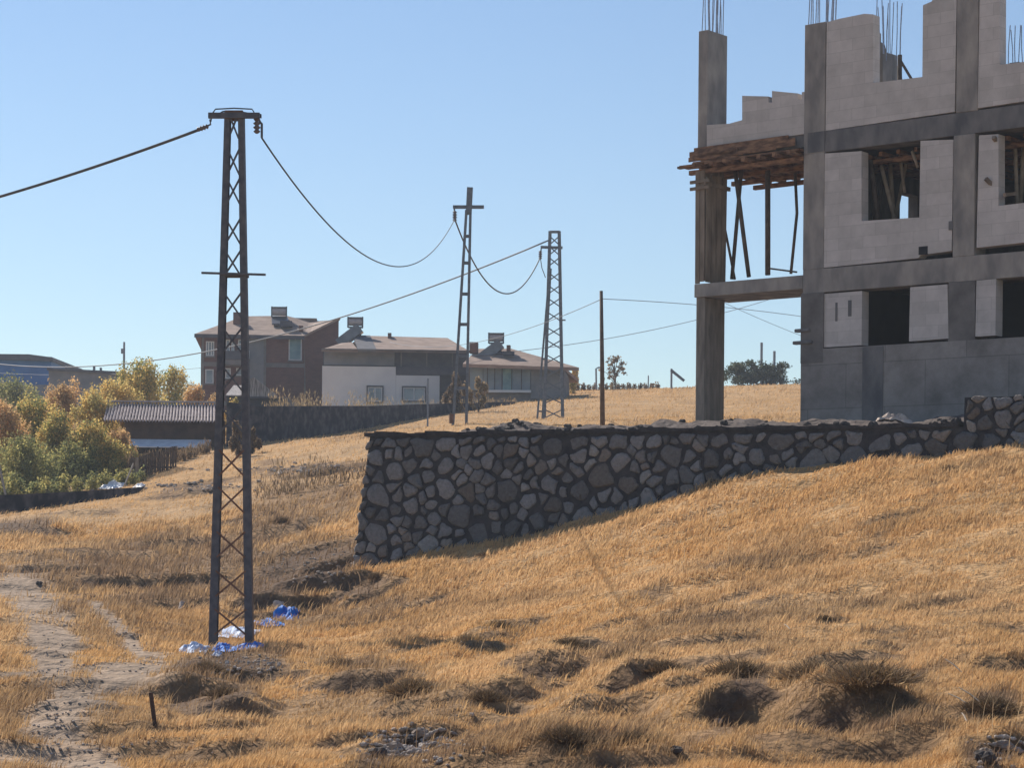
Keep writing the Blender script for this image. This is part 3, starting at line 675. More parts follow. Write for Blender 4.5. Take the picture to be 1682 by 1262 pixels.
for (u0, v0, u1, v1) in ((1619, 293, 1650, 325), (1650, 320, 1668, 318), (1632, 225, 1646, 245)):
    s0, za = B.px(u0, v0, -.1); s1, zb_ = B.px(u1, v1, .3); mb = MB(); mb.bar(B.at(s0, -.1, za), B.at(s1, .3, zb_), .07, .07); mb.build('loose_timber', M['wood'], bl)
# stepped wall and column standing further back on the top floor
tb = 4.2
def bpix(name, m, pix, t0, t1): return bpoly(name, m, pix, t0, t1)
bpix('broken_wall', M['concrete_brown'], [(1426, 142), (1426, 50), (1440, 52), (1440, 66), (1446, 70), (1450, 84), (1458, 86), (1463, 102), (1468, 106), (1474, 112), (1476, 142)], tb, tb+.2)
rc = bpix('column', M['concrete'], [(1450, 142), (1450, 88), (1465, 88), (1465, 142)], tb-.3, tb-.05)
mb = MB(); s_, z = B.px(1478, 90, tb-.4); s2, zz = B.px(1478, 150, tb-.4); mb.bar(B.at(s_, tb-.4, z), B.at(s2, tb-.4, zz-.5), .09); mb.build('prop', M['prop'], bl)
mb = MB(); s2, zz = B.px(1503, 132, tb-.4); mb.bar(B.at(s_, tb-.4, z-.1), B.at(s2, tb-.4, zz-.1), .05); mb.build('prop', M['prop'], bl)
s_ = S(1437, 50, tb-.2); bars(rc, S(1441, 60, tb-.2), S(1452, 60, tb-.2), tb-.3, tb, Z(1450, 85, tb-.2), 5, 1.15, 5); bars(rc, S(1460, 60, tb-.2), S(1474, 60, tb-.2), tb-.3, tb, Z(1450, 95, tb-.2), 6, 1.3, 6)
rc2 = bpix('column', M['concrete_dark'], [(1658, 125), (1658, 103), (1674, 101), (1674, 125)], tb-.3, tb-.05)
bars(rc2, S(1660, 60, tb-.2), S(1674, 60, tb-.2), tb-.3, tb, Z(1660, 104, tb-.2), 5, .8, 8)

# ------------------------------------------------------------------ lattice poles and lines
def lerpv(a, b, k): return a*(1-k)+b*k
def quad_bar(mb, a, b, w, d): mb.bar(a, b, w, d, up=(0, 1, 0))
t1 = P(380, 1068, 35); tz0 = gz(t1.x, t1.y)-.15
tw = empty('lattice_pole', (t1.x, t1.y, tz0), 'tall steel lattice power pole nearest the camera, blue plastic at its foot', 'power pole', None)
pz = 35.0; topz = P(385, 186, pz).z
bx0, bx1 = P(350, 1068, pz), P(410, 1068, pz); tx0, tx1 = P(374.5, 186, pz), P(396.5, 186, pz)
kb = (tz0-bx0.z)/(topz-bx0.z)
LB = lerpv(bx0, tx0, kb); RB = lerpv(bx1, tx1, kb)
for (a, b) in ((LB, tx0), (RB, tx1)):
    mb = MB(); sgn = 1 if a is LB else -1
    def taper(a, b, x0, x1, x2, x3, y0, y1):             # side strip from x0..x1 at the foot to x2..x3 at the top
        vs = [a+Vector((x0, y0, 0)), a+Vector((x1, y0, 0)), a+Vector((x1, y1, 0)), a+Vector((x0, y1, 0)), b+Vector((x2, y0, 0)), b+Vector((x3, y0, 0)), b+Vector((x3, y1, 0)), b+Vector((x2, y1, 0))]
        mb.add(vs, [(3, 2, 1, 0), (4, 5, 6, 7), (0, 1, 5, 4), (1, 2, 6, 5), (2, 3, 7, 6), (3, 0, 4, 7)])
    if sgn > 0: taper(a, b, -.066, -.050, -.046, -.034, -.09, .09)
    else: taper(a, b, .050, .066, .034, .046, -.09, .09)
    for y in (-.104, .09): taper(a, b, -.066, .066, -.046, .046, y, y+.014)
    mb.build('leg', M['steel'], tw)
vs = [208, 267, 315, 381, 433, 502, 560, 622, 690, 761, 822, 895, 959, 1022]
for v in vs:
    zc = P(380, v, pz).z; half = P(380, v-21, pz).z-zc
    def X(z, side): k = (z-LB.z)/(topz-LB.z); return lerpv(LB, tx0, k).x+.03 if side < 0 else lerpv(RB, tx1, k).x-.03
    for y in (-.112, -.085):
        mb = MB()
        for s1_ in (1, -1):
            a = Vector((X(zc-half, -1), pz+y+.004*s1_, zc-half*s1_)); b = Vector((X(zc+half, 1), pz+y+.004*s1_, zc+half*s1_)); mb.bar(a, b, .028, .008, up=(0, 1, 0))
        mb.build('cross_brace', M['rust' if v > 700 else 'steel'], tw)
mb = MB(); mb.bar(P(344, 192, pz)+Vector((0, -.12, 0)), P(428, 192, pz)+Vector((0, -.12, 0)), .07, .09); mb.bar(P(344, 188, pz)+Vector((0, .12, 0)), P(428, 188, pz)+Vector((0, .12, 0)), .07, .06)
mb.build('cross_arm', M['steel'], tw)
mb = MB(); mb.bar(P(371, 190, pz), P(400, 190, pz), .22, .14); mb.build('pole_cap', M['rust'], tw)
mb = MB(); mb.bar(P(333, 450, pz)+Vector((0, -.14, 0)), P(438, 453, pz)+Vector((0, -.14, 0)), .035, .035); mb.build('step_bar', M['steel'], tw)
mb = MB(); mb.bar(P(366, 453, pz), P(408, 453, pz), .2, .05); mb.build('tie_bar', M['steel'], tw)
mb = MB(); mb.tube([P(346, 200, pz), P(349, 186, pz), P(354, 179, pz), P(385, 177.5, pz), P(414, 179, pz), P(419, 187, pz), P(426, 198, pz)], .012, 6); mb.build('jumper_cable', M['cable'], tw)
mb = MB(); mb.tube([P(358, 188, pz), P(366, 183, pz), P(376, 182, pz), P(398, 184, pz), P(414, 187, pz)], .013, 6); mb.build('jumper_cable', M['cable'], tw)
def insulator(par, u, v, Y, r=.05, tilt=(0, 0)):
    mb = MB(); c = P(u, v, Y); ax = Vector((tilt[0], 0, 1)).normalized()
    pts = []; rr = []
    for k in range(9): pts.append(c+ax*(k-4)*r*.55); rr.append(r*(.35, 1, .45, 1.1, .45, 1.1, .45, 1, .35)[k])
    mb.tube(pts, rr, 10); return mb.build('insulator', M['porcelain'], par, smooth=True)
insulator(tw, 333, 210, pz, .045, (3, 0)); insulator(tw, 422, 206, pz, .06)
mb = MB(); mb.tube([P(425, 196, pz), P(430, 203, pz), P(430, 226, pz)], .02, 6); mb.build('clamp', M['steel'], tw); mb = MB(); mb.tube([P(345, 196, pz), P(346, 204, pz), P(334, 210, pz)], .016, 6); mb.build('clamp', M['steel'], tw)

# second pole: narrow ladder type
Y2 = 80
def ladder(label, Y2, base, top, w0, w1, rungs, legw, name='lattice_pole', cat='power pole', arm=None, solid=None, m='steel_blue', x=False):
    b = P(*base, Y2); g_ = gz(b.x, b.y); e = empty(name, (b.x, b.y, g_-.1), label, cat)
    t = P(*top, Y2); zb_ = g_-.2; k = (zb_-b.z)/(t.z-b.z); b2 = lerpv(b, t, k); ww = w0+(w1-w0)*k
    L0, L1 = b2+Vector((-ww/2, 0, 0)), t+Vector((-w1/2, 0, 0)); R0, R1 = b2+Vector((ww/2, 0, 0)), t+Vector((w1/2, 0, 0))
    for a, c in ((L0, L1), (R0, R1)): mb = MB(); mb.bar(a, c, legw, legw*1.4, up=(0, 1, 0)); mb.build('leg', M[m], e)
    for v in rungs:
        z = P(base[0], v, Y2).z; k = (z-L0.z)/(L1.z-L0.z); a, c = lerpv(L0, L1, k), lerpv(R0, R1, k); mb = MB()
        if not x: mb.bar(a, c, .05, .12); mb.build('rung', M[m], e)
        else:
            h = x
            for s1_ in (1, -1): mb.bar(a+Vector((0, -.05*s1_, -h*s1_)), c+Vector((0, -.05*s1_, h*s1_)), .05, .03, up=(0, 1, 0))
            mb.build('cross_brace', M[m], e)
    return e
e2 = ladder('slim steel ladder-like power pole with a cross-shaped top behind the stone wall', Y2, (755, 698), (769.5, 345), .50, .15, (350, 388, 432, 483, 533, 585, 638), .10)
mb = MB(); mb.bar(P(770, 350, Y2), P(772, 308, Y2), .22, .2, up=(0, 1, 0)); mb.build('pole_top', M['steel_blue'], e2)
mb = MB(); mb.bar(P(744, 340, Y2), P(795, 340, Y2), .12, .12); mb.build('cross_arm', M['steel_blue'], e2)
mb = MB(); mb.tube([P(746, 341, Y2), P(747, 352, Y2)], .03); mb.build('clamp', M['steel'], e2); insulator(e2, 747, 355, Y2, .09)
mb = MB(); mb.bar(P(738, 688, Y2), P(745, 688, Y2), .2, .35); mb.build('junction_box', M['rust'], e2)
Y3 = 98
e3 = ladder('lattice power pole with a leaning side strut, farthest of the steel poles', Y3, (909, 700), (911, 380), .86, .42, [395, 412, 430, 455, 476, 497, 520, 545, 566, 590, 612, 634, 656, 680], .15, x=.2)
mb = MB(); mb.bar(P(903, 381, Y3), P(919, 381, Y3), .2, .1); mb.build('pole_cap', M['steel_blue'], e3)
mb = MB(); mb.bar(P(888, 406, Y3), P(924, 407, Y3), .1, .12); mb.build('cross_arm', M['steel_blue'], e3)
mb = MB(); mb.bar(P(918, 526, Y3), P(929, 526, Y3), .1, .06); mb.build('bracket', M['steel_blue'], e3)
mb = MB(); mb.bar(P(881, 706, Y3), P(903, 440, Y3), .09, .1, up=(0, 1, 0)); mb.bar(P(890, 706, Y3)+Vector((0, .3, 0)), P(905, 440, Y3)+Vector((0, .3, 0)), .09, .1, up=(0, 1, 0))
for v in (505, 548, 590, 640, 676): mb.bar(P(881+(706-v)/266*22, v, Y3), P(890+(706-v)/266*15, v, Y3), .06, .07)
mb.build('strut', M['steel_blue'], e3)
mb = MB(); mb.tube([P(889, 408, Y3), P(888, 418, Y3)], .03); mb.build('clamp', M['steel'], e3); insulator(e3, 887.5, 419, Y3, .09)
b4 = P(990, 700, 70); g4 = gz(b4.x, b4.y)
mb = MB(); mb.tube([(b4.x, b4.y, g4-.3), P(989, 600, 70), P(987.5, 478, 70)], [.085, .07, .055], 10)
top_mesh('utility_pole', mb, M['prop'], 'plain thin dark single pole standing behind the stone wall', 'utility pole', smooth=True)
def cable(name, p, q, sag, r, label, n=40, group=None, m='cable'):
    pts = [lerpv(p, q, k/n)+Vector((0, 0, -4*sag*(k/n)*(1-k/n))) for k in range(n+1)]
    mb = MB(); mb.tube(pts, r, 5); return top_mesh(name, mb, M[m], label, 'cable', group, True)
pa, pb, pc = P(430, 226, pz), P(747, 360, Y2), P(887.5, 423, Y3)
cable('power_cable', pa, pb, 1.95, .016, 'thick sagging cable from the near lattice pole to the slim ladder-like pole')
cable('power_cable', pb, pc, 2.2, .03, 'sagging cable between the slim ladder-like pole and the pole with a side strut')
cable('power_cable', P(334, 210, pz), P(-700, 452, 42), .45, .026, 'taut twisted cable leaving the near lattice pole towards the left')
mb = MB(); mb.tube([P(887.5, 423, Y3), P(890, 440, Y3), P(896, 456, Y3)], .02, 5); mb.build('cable_drop', M['cable'], e3)
cable('overhead_wire', P(903, 394, Y3), P(-60, 590, 170), 2.6, .038, 'long grey wire rising from above the brick house to the farthest steel pole', m='wire')
cable('overhead_wire', P(987, 492, 70), P(640, 562, 125), .8, .012, 'faint thin wire from the single dark pole to the low houses', m='wire')
cable('overhead_wire', P(987, 491, 70), P(1330, 522, 90), -.1, .012, 'faint thin wire from the single dark pole into the open bay', m='wire')
cable('overhead_wire', P(1330, 470, 150), P(760, 585, 128), .8, .02, 'faint thin wire passing behind the single dark pole at an angle', m='wire')
cable('overhead_wire', P(1150, 478, 110), P(1420, 588, 110), .2, .012, 'faint wire slanting down inside the open bay of the unfinished building', m='wire')
cable('overhead_wire', P(-50, 610, 170), P(335, 604, 150), .4, .014, 'faint low wire left of the brick house', m='wire')

# ------------------------------------------------------------------ houses on the slope behind
def pbox(pl, name, m, par, u0, u1, v0, v1, t0, t1, uref=None, uv=False, vref=None):
    """box whose front face at depth t0 spans the pixel rectangle"""
    vm = vref or (v0+v1)/2; um = uref or (u0+u1)/2
    mb = MB(); pl.box(mb, pl.S(u0, vm, t0), pl.S(u1, vm, t0), t0, t1, pl.Z(um, v1, t0), pl.Z(um, v0, t0))
    if uv: mb.uv = pl.uvf()
    return mb.build(name, M[m], par)
def window(pl, par, u0, u1, v0, v1, sashes=2, glass='glass', t=0):
    f = MB(); s0, z0 = pl.px(u0, v1, t); s1, z1 = pl.px(u1, v0, t); w_ = .07
    for a in (s0, s1-w_): pl.box(f, a, a+w_, t-.05, t+.05, z0, z1)
    for a in (z0, z1-w_): pl.box(f, s0+w_, s1-w_, t-.048, t+.05, a, a+w_)
    for k in range(1, sashes): a = s0+(s1-s0)*k/sashes; pl.box(f, a-w_/2, a+w_/2, t-.046, t+.05, z0+w_, z1-w_)
    fo = f.build('window', M['frame_white'], par)
    g_ = MB(); pl.box(g_, s0+.02, s1-.02, t-.02, t+.03, z0+.02, z1-.02); g_.build('pane', M[glass], fo)
    r = MB(); pl.box(r, s0-.06, s1+.06, t-.12, t+.02, z0-.1, z0); r.build('sill', M['house_conc'], par)
    return fo
def quad_roof(name, m, par, pts, th=.14):
    pts = [Vector(p) for p in pts]; n = len(pts); dn = Vector((0, 0, -th)); mb = MB()
    mb.add(pts+[p+dn for p in pts], [tuple(range(n)), tuple(range(2*n-1, n-1, -1))]+[(i, i+n, (i+1) % n+n, (i+1) % n) for i in range(n)])
    return mb.build(name, M[m], par)
# brick house
YA = 140
A = Plane(420, 600, YA, 6)
ha = empty('brick_house', A.at(0, 0, A.Z(420, 690)), 'three-storey brown brick house with tiled roof, tallest and leftmost of the far houses', 'house')
sa0, sa1 = A.S(330, 600), A.S(532, 600); zA0 = A.Z(420, 705); zAe = A.Z(420, 549)
mb = MB(); A.box(mb, sa0, sa1, 0, 9, zA0, zAe); mb.uv = A.uvf(); mb.build('wall', M['redbrick'], ha)
zR = A.Z(470, 521, 4.5)
for v in (596, 660): pbox(A, 'floor_band', 'house_conc', ha, 331, 531, v, v+7, -.03, .2, uref=420)
for (u0, u1, m) in ((400, 433, 'render_grey'), (500, 506, 'house_conc'), (433, 437, 'house_conc'), (331, 335, 'house_conc'), (526, 531, 'house_conc')): pbox(A, 'wall_panel' if u1-u0 > 9 else 'frame_post', m, ha, u0, u1, 550, 655, -.05, .1)
for (u0, u1, v0, v1, s_) in ((338, 352, 561, 585, 3), (337, 351, 607, 630, 1), (371, 378, 558, 580, 1), (380, 385, 562, 581, 1), (391, 398, 558, 575, 1), (370, 379, 605, 622, 1), (388, 398, 605, 617, 1), (406, 410, 576, 590, 1)): window(A, ha, u0, u1, v0, v1, s_, t=-.02 if u0 < 400 else -.06)
window(A, ha, 474, 496, 556, 592, 2, 'teal', -.03); pbox(A, 'window_blind', 'teal', ha, 476, 488, 558, 590, -.09, -.05)
pbox(A, 'balcony', 'house_conc', ha, 368, 404, 592, 600, -1.0, -.03, uref=420)
pbox(A, 'balcony_rail', 'dark_sheet', ha, 369, 403, 577, 591, -1.0, -.95, uref=420)
# side gable wall rising to the right
sg = sa1+.0
mb = MB(); g_pts = [(sa1-1.1, zA0), (A.S(556, 600), zA0), (A.S(556, 560), A.Z(556, 524, .6)), (A.S(500, 548), zAe)]
A.prism(mb, g_pts, -.08, 8); mb.uv = A.uvf(); mb.build('gable_wall', M['redbrick'], ha)
ev = .5
quad_roof('roof', 'rooftile', ha, [A.at(sa0-.4, -ev, zAe-.1), A.at(A.S(500, 549), -ev, zAe-.1), A.at(A.S(515, 526, 4.5), 4.5, A.Z(515, 530, 4.5)), A.at(A.S(470, 521, 4.5), 4.5, zR+.1), A.at(A.S(400, 525, 4.5), 4.5, zR+.0)])
quad_roof('roof', 'rooftile', ha, [A.at(A.S(500, 549), -ev, zAe-.06), A.at(A.S(559, 522), -.35, A.Z(559, 521, -.35)), A.at(A.S(556, 524, 4.5), 4.5, A.Z(540, 525, 4.5)), A.at(A.S(508, 527, 4.5), 4.5, A.Z(508, 528.5, 4.5))])
quad_roof('roof', 'rooftile', ha, [A.at(sa0-.4, -ev, zAe-.12), A.at(A.S(400, 525, 4.5), 4.5, zR-.02), A.at(sa0-.4, 9.5, zAe-.1)])
quad_roof('roof', 'rooftile', ha, [A.at(sa0-.4, 9.5, zAe-.14), A.at(A.S(400, 525, 4.5), 4.5, zR-.04), A.at(A.S(520, 528, 4.5), 4.5, zR-.04), A.at(sa1+.4, 9.5, zAe-.1)])
pbox(A, 'roof_hatch', 'dark_sheet', ha, 460, 480, 527, 536, .9, 3.5); pbox(A, 'chimney', 'brick', ha, 383, 397, 513, 540, 2.2, 2.9); pbox(A, 'chimney', 'brick', ha, 491, 498, 535, 545, .4, 1.0)
mb = MB(); A.box(mb, sa0-.42, A.S(500, 549), -ev-.06, -ev, zAe-.34, zAe-.1); mb.build('eave_board', M['dark_sheet'], ha)
# long low house with white ground floor
YB = 133
H = Plane(640, 620, YB, 3)
hb = empty('long_house', H.at(0, 0, H.Z(640, 660)), 'long low house with off-white ground floor and tan hipped roof right of the brick house', 'house')
zb0 = H.Z(640, 672); ze = H.Z(640, 577)
mb = MB(); H.box(mb, H.S(530, 620), H.S(768, 620), .3, 9, zb0, ze); mb.uv = H.uvf(); mb.build('wall', M['dark_sheet'], hb)  # shade of the balcony recess painted as a dark wall colour
pbox(H, 'wall', 'render_white', hb, 529, 650, 602, 668, -.2, .29); pbox(H, 'wall', 'render_white', hb, 650.2, 722, 617, 668, -.2, .29)
pbox(H, 'upper_band', 'render_grey', hb, 532, 648, 577, 600, .1, .29); pbox(H, 'eave_board', 'house_conc', hb, 528, 774, 574, 578, -.9, -.8, uref=640)  # upper band: balcony shade put into its grey
window(H, hb, 604, 628, 636, 660, 2, t=-.22); window(H, hb, 662, 698, 637, 658, 2, t=-.22)
for (u0, u1, v0, v1) in ((602, 604, 634, 662), (602, 630, 633.5, 636), (660, 700, 634.5, 637), (628, 630, 636, 661), (660, 662, 637, 660), (698, 700, 637, 660)): pbox(H, 'window_trim', 'dark_sheet', hb, u0, u1, v0, v1, -.3, -.2)
for u in (658, 700, 742): pbox(H, 'balcony_post', 'house_conc', hb, u, u+2, 578, 617, -.1, .1)
pbox(H, 'balcony_rail', 'dark_sheet', hb, 650, 768, 603, 616, -.2, -.1, uref=700)
quad_roof('roof', 'rooftile', hb, [H.at(H.S(618, 576, -.9), -.9, H.Z(640, 575, -.9)), H.at(H.S(771, 576, -.9), -.9, H.Z(640, 575, -.9)), H.at(H.S(735, 555, 4.5), 4.5, H.Z(640, 554, 4.5)), H.at(H.S(596, 552, 4.5), 4.5, H.Z(640, 552, 4.5))])
quad_roof('roof', 'dark_sheet', hb, [H.at(H.S(588, 576, -.85), -.85, H.Z(640, 574, -.85)), H.at(H.S(618, 576, -.9), -.85, H.Z(640, 574, -.9)), H.at(H.S(608, 552, 4.5), 4.5, H.Z(640, 551.5, 4.5)), H.at(H.S(580, 553, 4.5), 4.5, H.Z(640, 551.5, 4.5))])
quad_roof('roof', 'rooftile', hb, [H.at(H.S(528, 576, -.9), -.9, H.Z(640, 575.5, -.9)), H.at(H.S(588, 576, -.9), -.9, H.Z(640, 575.5, -.9)), H.at(H.S(578, 562, 1.5), 1.5, H.Z(640, 563, 1.5)), H.at(H.S(560, 564, 1.5), 1.5, H.Z(640, 565, 1.5))])
quad_roof('roof', 'rooftile', hb, [H.at(H.S(528, 576, 9.6), 9.6, H.Z(640, 576, -.9)), H.at(H.S(596, 552, 4.5), 4.5, H.Z(640, 552.4, 4.5)), H.at(H.S(735, 555, 4.5), 4.5, H.Z(640, 554.4, 4.5)), H.at(H.S(765, 576, 9.6), 9.6, H.Z(640, 576, -.9))])
pbox(H, 'chimney', 'brick', hb, 637, 643, 547, 556, 3.6, 4.4)
# right-hand house with glazed veranda
YC = 128
K = Plane(860, 620, YC, -4)
hc = empty('veranda_house', K.at(0, 0, K.Z(860, 645)), 'low house with glazed blue-grey veranda and sloping roof behind the farthest steel pole', 'house')
zc0 = K.Z(860, 665)
mb = MB(); K.prism(mb, [(K.S(765, 620), zc0), (K.S(926, 620), zc0), (K.S(926, 620), K.Z(926, 606)), (K.S(860, 600), K.Z(860, 594)), (K.S(765, 600), K.Z(765, 592))], .3, 8); mb.build('wall', M['house_conc'], hc)
for (u0, u1, m) in ((772, 793, 'render_bluegrey'), (794, 826, 'render_bluegrey'), (826, 842, 'teal'), (842, 871, 'render_bluegrey')): pbox(K, 'veranda_panel', m, hc, u0, u1, 600, 641, .1, .29)
pbox(K, 'sill', 'render_white', hc, 793, 872, 641, 645, -.1, .3, uref=860); pbox(K, 'wall_panel', 'render_grey', hc, 872, 925, 607, 655, .15, .29)
for u in (800, 812, 824, 840, 856): pbox(K, 'window_frame', 'dark_sheet', hc, u, u+1.2, 603, 640, .04, .1)
quad_roof('roof', 'rooftile', hc, [K.at(K.S(760, 590, -.8), -.8, K.Z(860, 598, -.8)), K.at(K.S(951, 604, -.8), -.8, K.Z(951, 604, -.8)), K.at(K.S(920, 596, 3.5), 3.5, K.Z(920, 596, 3.5)), K.at(K.S(840, 573, 3.5), 3.5, K.Z(840, 573, 3.5)), K.at(K.S(785, 574, 3.5), 3.5, K.Z(785, 573, 3.5))], .2)
quad_roof('roof', 'rooftile', hc, [K.at(K.S(951, 604, 8), 8, K.Z(951, 606, -.8)), K.at(K.S(760, 604, 8), 8, K.Z(860, 600, -.8)), K.at(K.S(785, 574, 3.5), 3.5, K.Z(785, 573.5, 3.5)), K.at(K.S(840, 573, 3.5), 3.5, K.Z(840, 573.5, 3.5)), K.at(K.S(920, 596, 3.5), 3.5, K.Z(920, 596.5, 3.5))], .2)
pbox(K, 'chimney', 'brick', hc, 771, 784, 562, 580, 1.5, 2.3); pbox(K, 'chimney', 'brick', hc, 832, 838, 567, 580, 2.0, 2.5); pbox(K, 'roof_vent', 'dark_sheet', hc, 826, 844, 577, 583, 1.0, 1.6)
# solar water heaters
def heater(u, v, Y, label, side, grp='solar water heaters on the house roofs'):
    k = Y/F; e = empty('solar_water_heater', P(u, v+34, Y), label, 'solar heater', grp)
    # tank with its frame on top, collector sloping down to the left (side) or towards us
    mb = MB(); c = P(u, v, Y)
    mb.tube([c+Vector((-11*k, 0, 1*k)), c+Vector((11*k, 0, 1*k))], 6.6*k, 12); mb.build('tank', M['tank'], e)
    mb = MB()
    for z in (-8, 7.5): mb.bar(c+Vector((-12*k, 0, z*k)), c+Vector((12*k, 0, z*k)), .5, .07)
    for x in (-12, 12): mb.bar(c+Vector((x*k, -.2, -9*k)), c+Vector((x*k, -.2, 9*k)), .09)
    mb.build('frame', M['steel'], e)
    mb = MB()
    if side:
        a = c+Vector((8*k, 0, -9*k)); b_ = c+Vector((-27*k, .0, -36*k)); mb.bar(a, b_, 1.1, .62, up=(0, 0, 1))
    else:
        mb.bar(c+Vector((0, .2, -9*k)), c+Vector((6*k, -1.7, -24*k)), 1.1, .12)
    mb.build('collector_panel', M['panel'], e)
    mb = MB()
    for x in (-8, 8): mb.bar(c+Vector((x*k, .3, -9*k)), c+Vector((x*k, .3, -30*k)), .07)
    mb.build('stand', M['steel'], e)
heater(459, 513, 143.5, 'solar water heater on the brick house roof, tank facing forward', False)
heater(584, 530, 137, 'solar water heater above the left end of the long house, panel sloping left', True)
heater(815, 556, 130.5, 'solar water heater on the veranda house roof, farthest right of them', True)
# far left buildings
L = Plane(60, 610, 170, 0)
hl = empty('blue_building', L.at(0, 0, L.Z(60, 660)), 'distant blue-walled flat building at the left edge above the trees', 'building')
pbox(L, 'wall', 'blue_wall', hl, -120, 84, 586, 680, 0, 12, uref=40)
quad_roof('roof', 'dark_sheet', hl, [L.at(L.S(-125, 590), -.5, L.Z(60, 583)), L.at(L.S(50, 583), -.5, L.Z(60, 583)), L.at(L.S(88, 590), -.5, L.Z(88, 588)), L.at(L.S(88, 590), 12, L.Z(88, 588)), L.at(L.S(50, 583), 12, L.Z(50, 583)), L.at(L.S(-125, 590), 12, L.Z(60, 583))], .3)
pbox(L, 'lower_wall', 'render_grey', hl, -60, 84, 632, 690, -1.2, -.01, uref=40)
L2 = Plane(140, 620, 158, -5)
hg = empty('grey_building', L2.at(0, 0, L2.Z(140, 660)), 'distant low grey building with a flat roof beside the blue one', 'building')
mb = MB(); L2.prism(mb, [(L2.S(80, 640), L2.Z(80, 690)), (L2.S(200, 640), L2.Z(200, 690)), (L2.S(200, 612), L2.Z(200, 613)), (L2.S(80, 606), L2.Z(80, 607))], 0, 9); mb.build('wall', M['render_grey'], hg)
mb = MB(); L2.prism(mb, [(L2.S(79, 607), L2.Z(79, 609)), (L2.S(202, 613), L2.Z(202, 615)), (L2.S(202, 612), L2.Z(202, 611)), (L2.S(79, 606), L2.Z(79, 605))], -.3, 9.3); mb.build('roof', M['dark_sheet'], hg)
for (u, v, w_) in ((108, 598, .3), (154, 602, .25), (165, 604, .2)):
    pbox(L2, 'roof_vent', 'render_grey', hg, u-1.5, u+1.5, v, 612, 2, 2.2)
# street lamp far left
mb = MB(); p = P(204, 562, 150); gz_ = gz(p.x, p.y); mb.tube([(p.x, p.y, gz_-.2), p], [.11, .07], 8); o = top_mesh('street_lamp', mb, M['wire'], 'thin pale street lamp post rising above the trees left of the brick house', 'street lamp'); WL[o.name] = Vector(o.location)
mb = MB(); mb.bar(P(204, 577, 150), P(199, 577, 150), .15, .35); mb.build('lamp_head', M['wire'], o)

# dark wall of the house terraces
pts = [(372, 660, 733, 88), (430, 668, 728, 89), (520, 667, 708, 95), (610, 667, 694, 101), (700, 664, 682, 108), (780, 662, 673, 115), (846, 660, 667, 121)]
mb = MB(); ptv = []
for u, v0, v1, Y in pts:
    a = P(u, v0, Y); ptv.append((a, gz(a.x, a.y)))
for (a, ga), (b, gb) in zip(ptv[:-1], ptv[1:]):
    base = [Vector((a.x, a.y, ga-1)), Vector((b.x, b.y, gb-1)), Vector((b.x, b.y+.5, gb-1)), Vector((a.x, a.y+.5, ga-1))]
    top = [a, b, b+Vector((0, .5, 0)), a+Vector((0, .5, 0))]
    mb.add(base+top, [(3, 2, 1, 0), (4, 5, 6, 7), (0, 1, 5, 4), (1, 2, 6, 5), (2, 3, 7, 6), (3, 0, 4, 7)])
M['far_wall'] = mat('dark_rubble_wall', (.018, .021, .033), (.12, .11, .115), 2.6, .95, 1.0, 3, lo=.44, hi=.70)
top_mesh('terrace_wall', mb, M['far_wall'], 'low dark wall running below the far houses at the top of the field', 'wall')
# strip of ground between that wall and the houses
mb = MB(); vs = []
for (a, ga) in ptv: vs += [a+Vector((0, .25, -.06)), a+Vector((a.x/a.y*55, 55, 1.2))]
mb.add(vs, [(2*i, 2*i+2, 2*i+3, 2*i+1) for i in range(len(ptv)-1)])
M['yard'] = mat('yard_dry_earth', (.17, .13, .085), (.30, .23, .14), 2, .95, .5, 10)
o = mb.build('house_yard', M['yard']); tag(o, kind='structure')

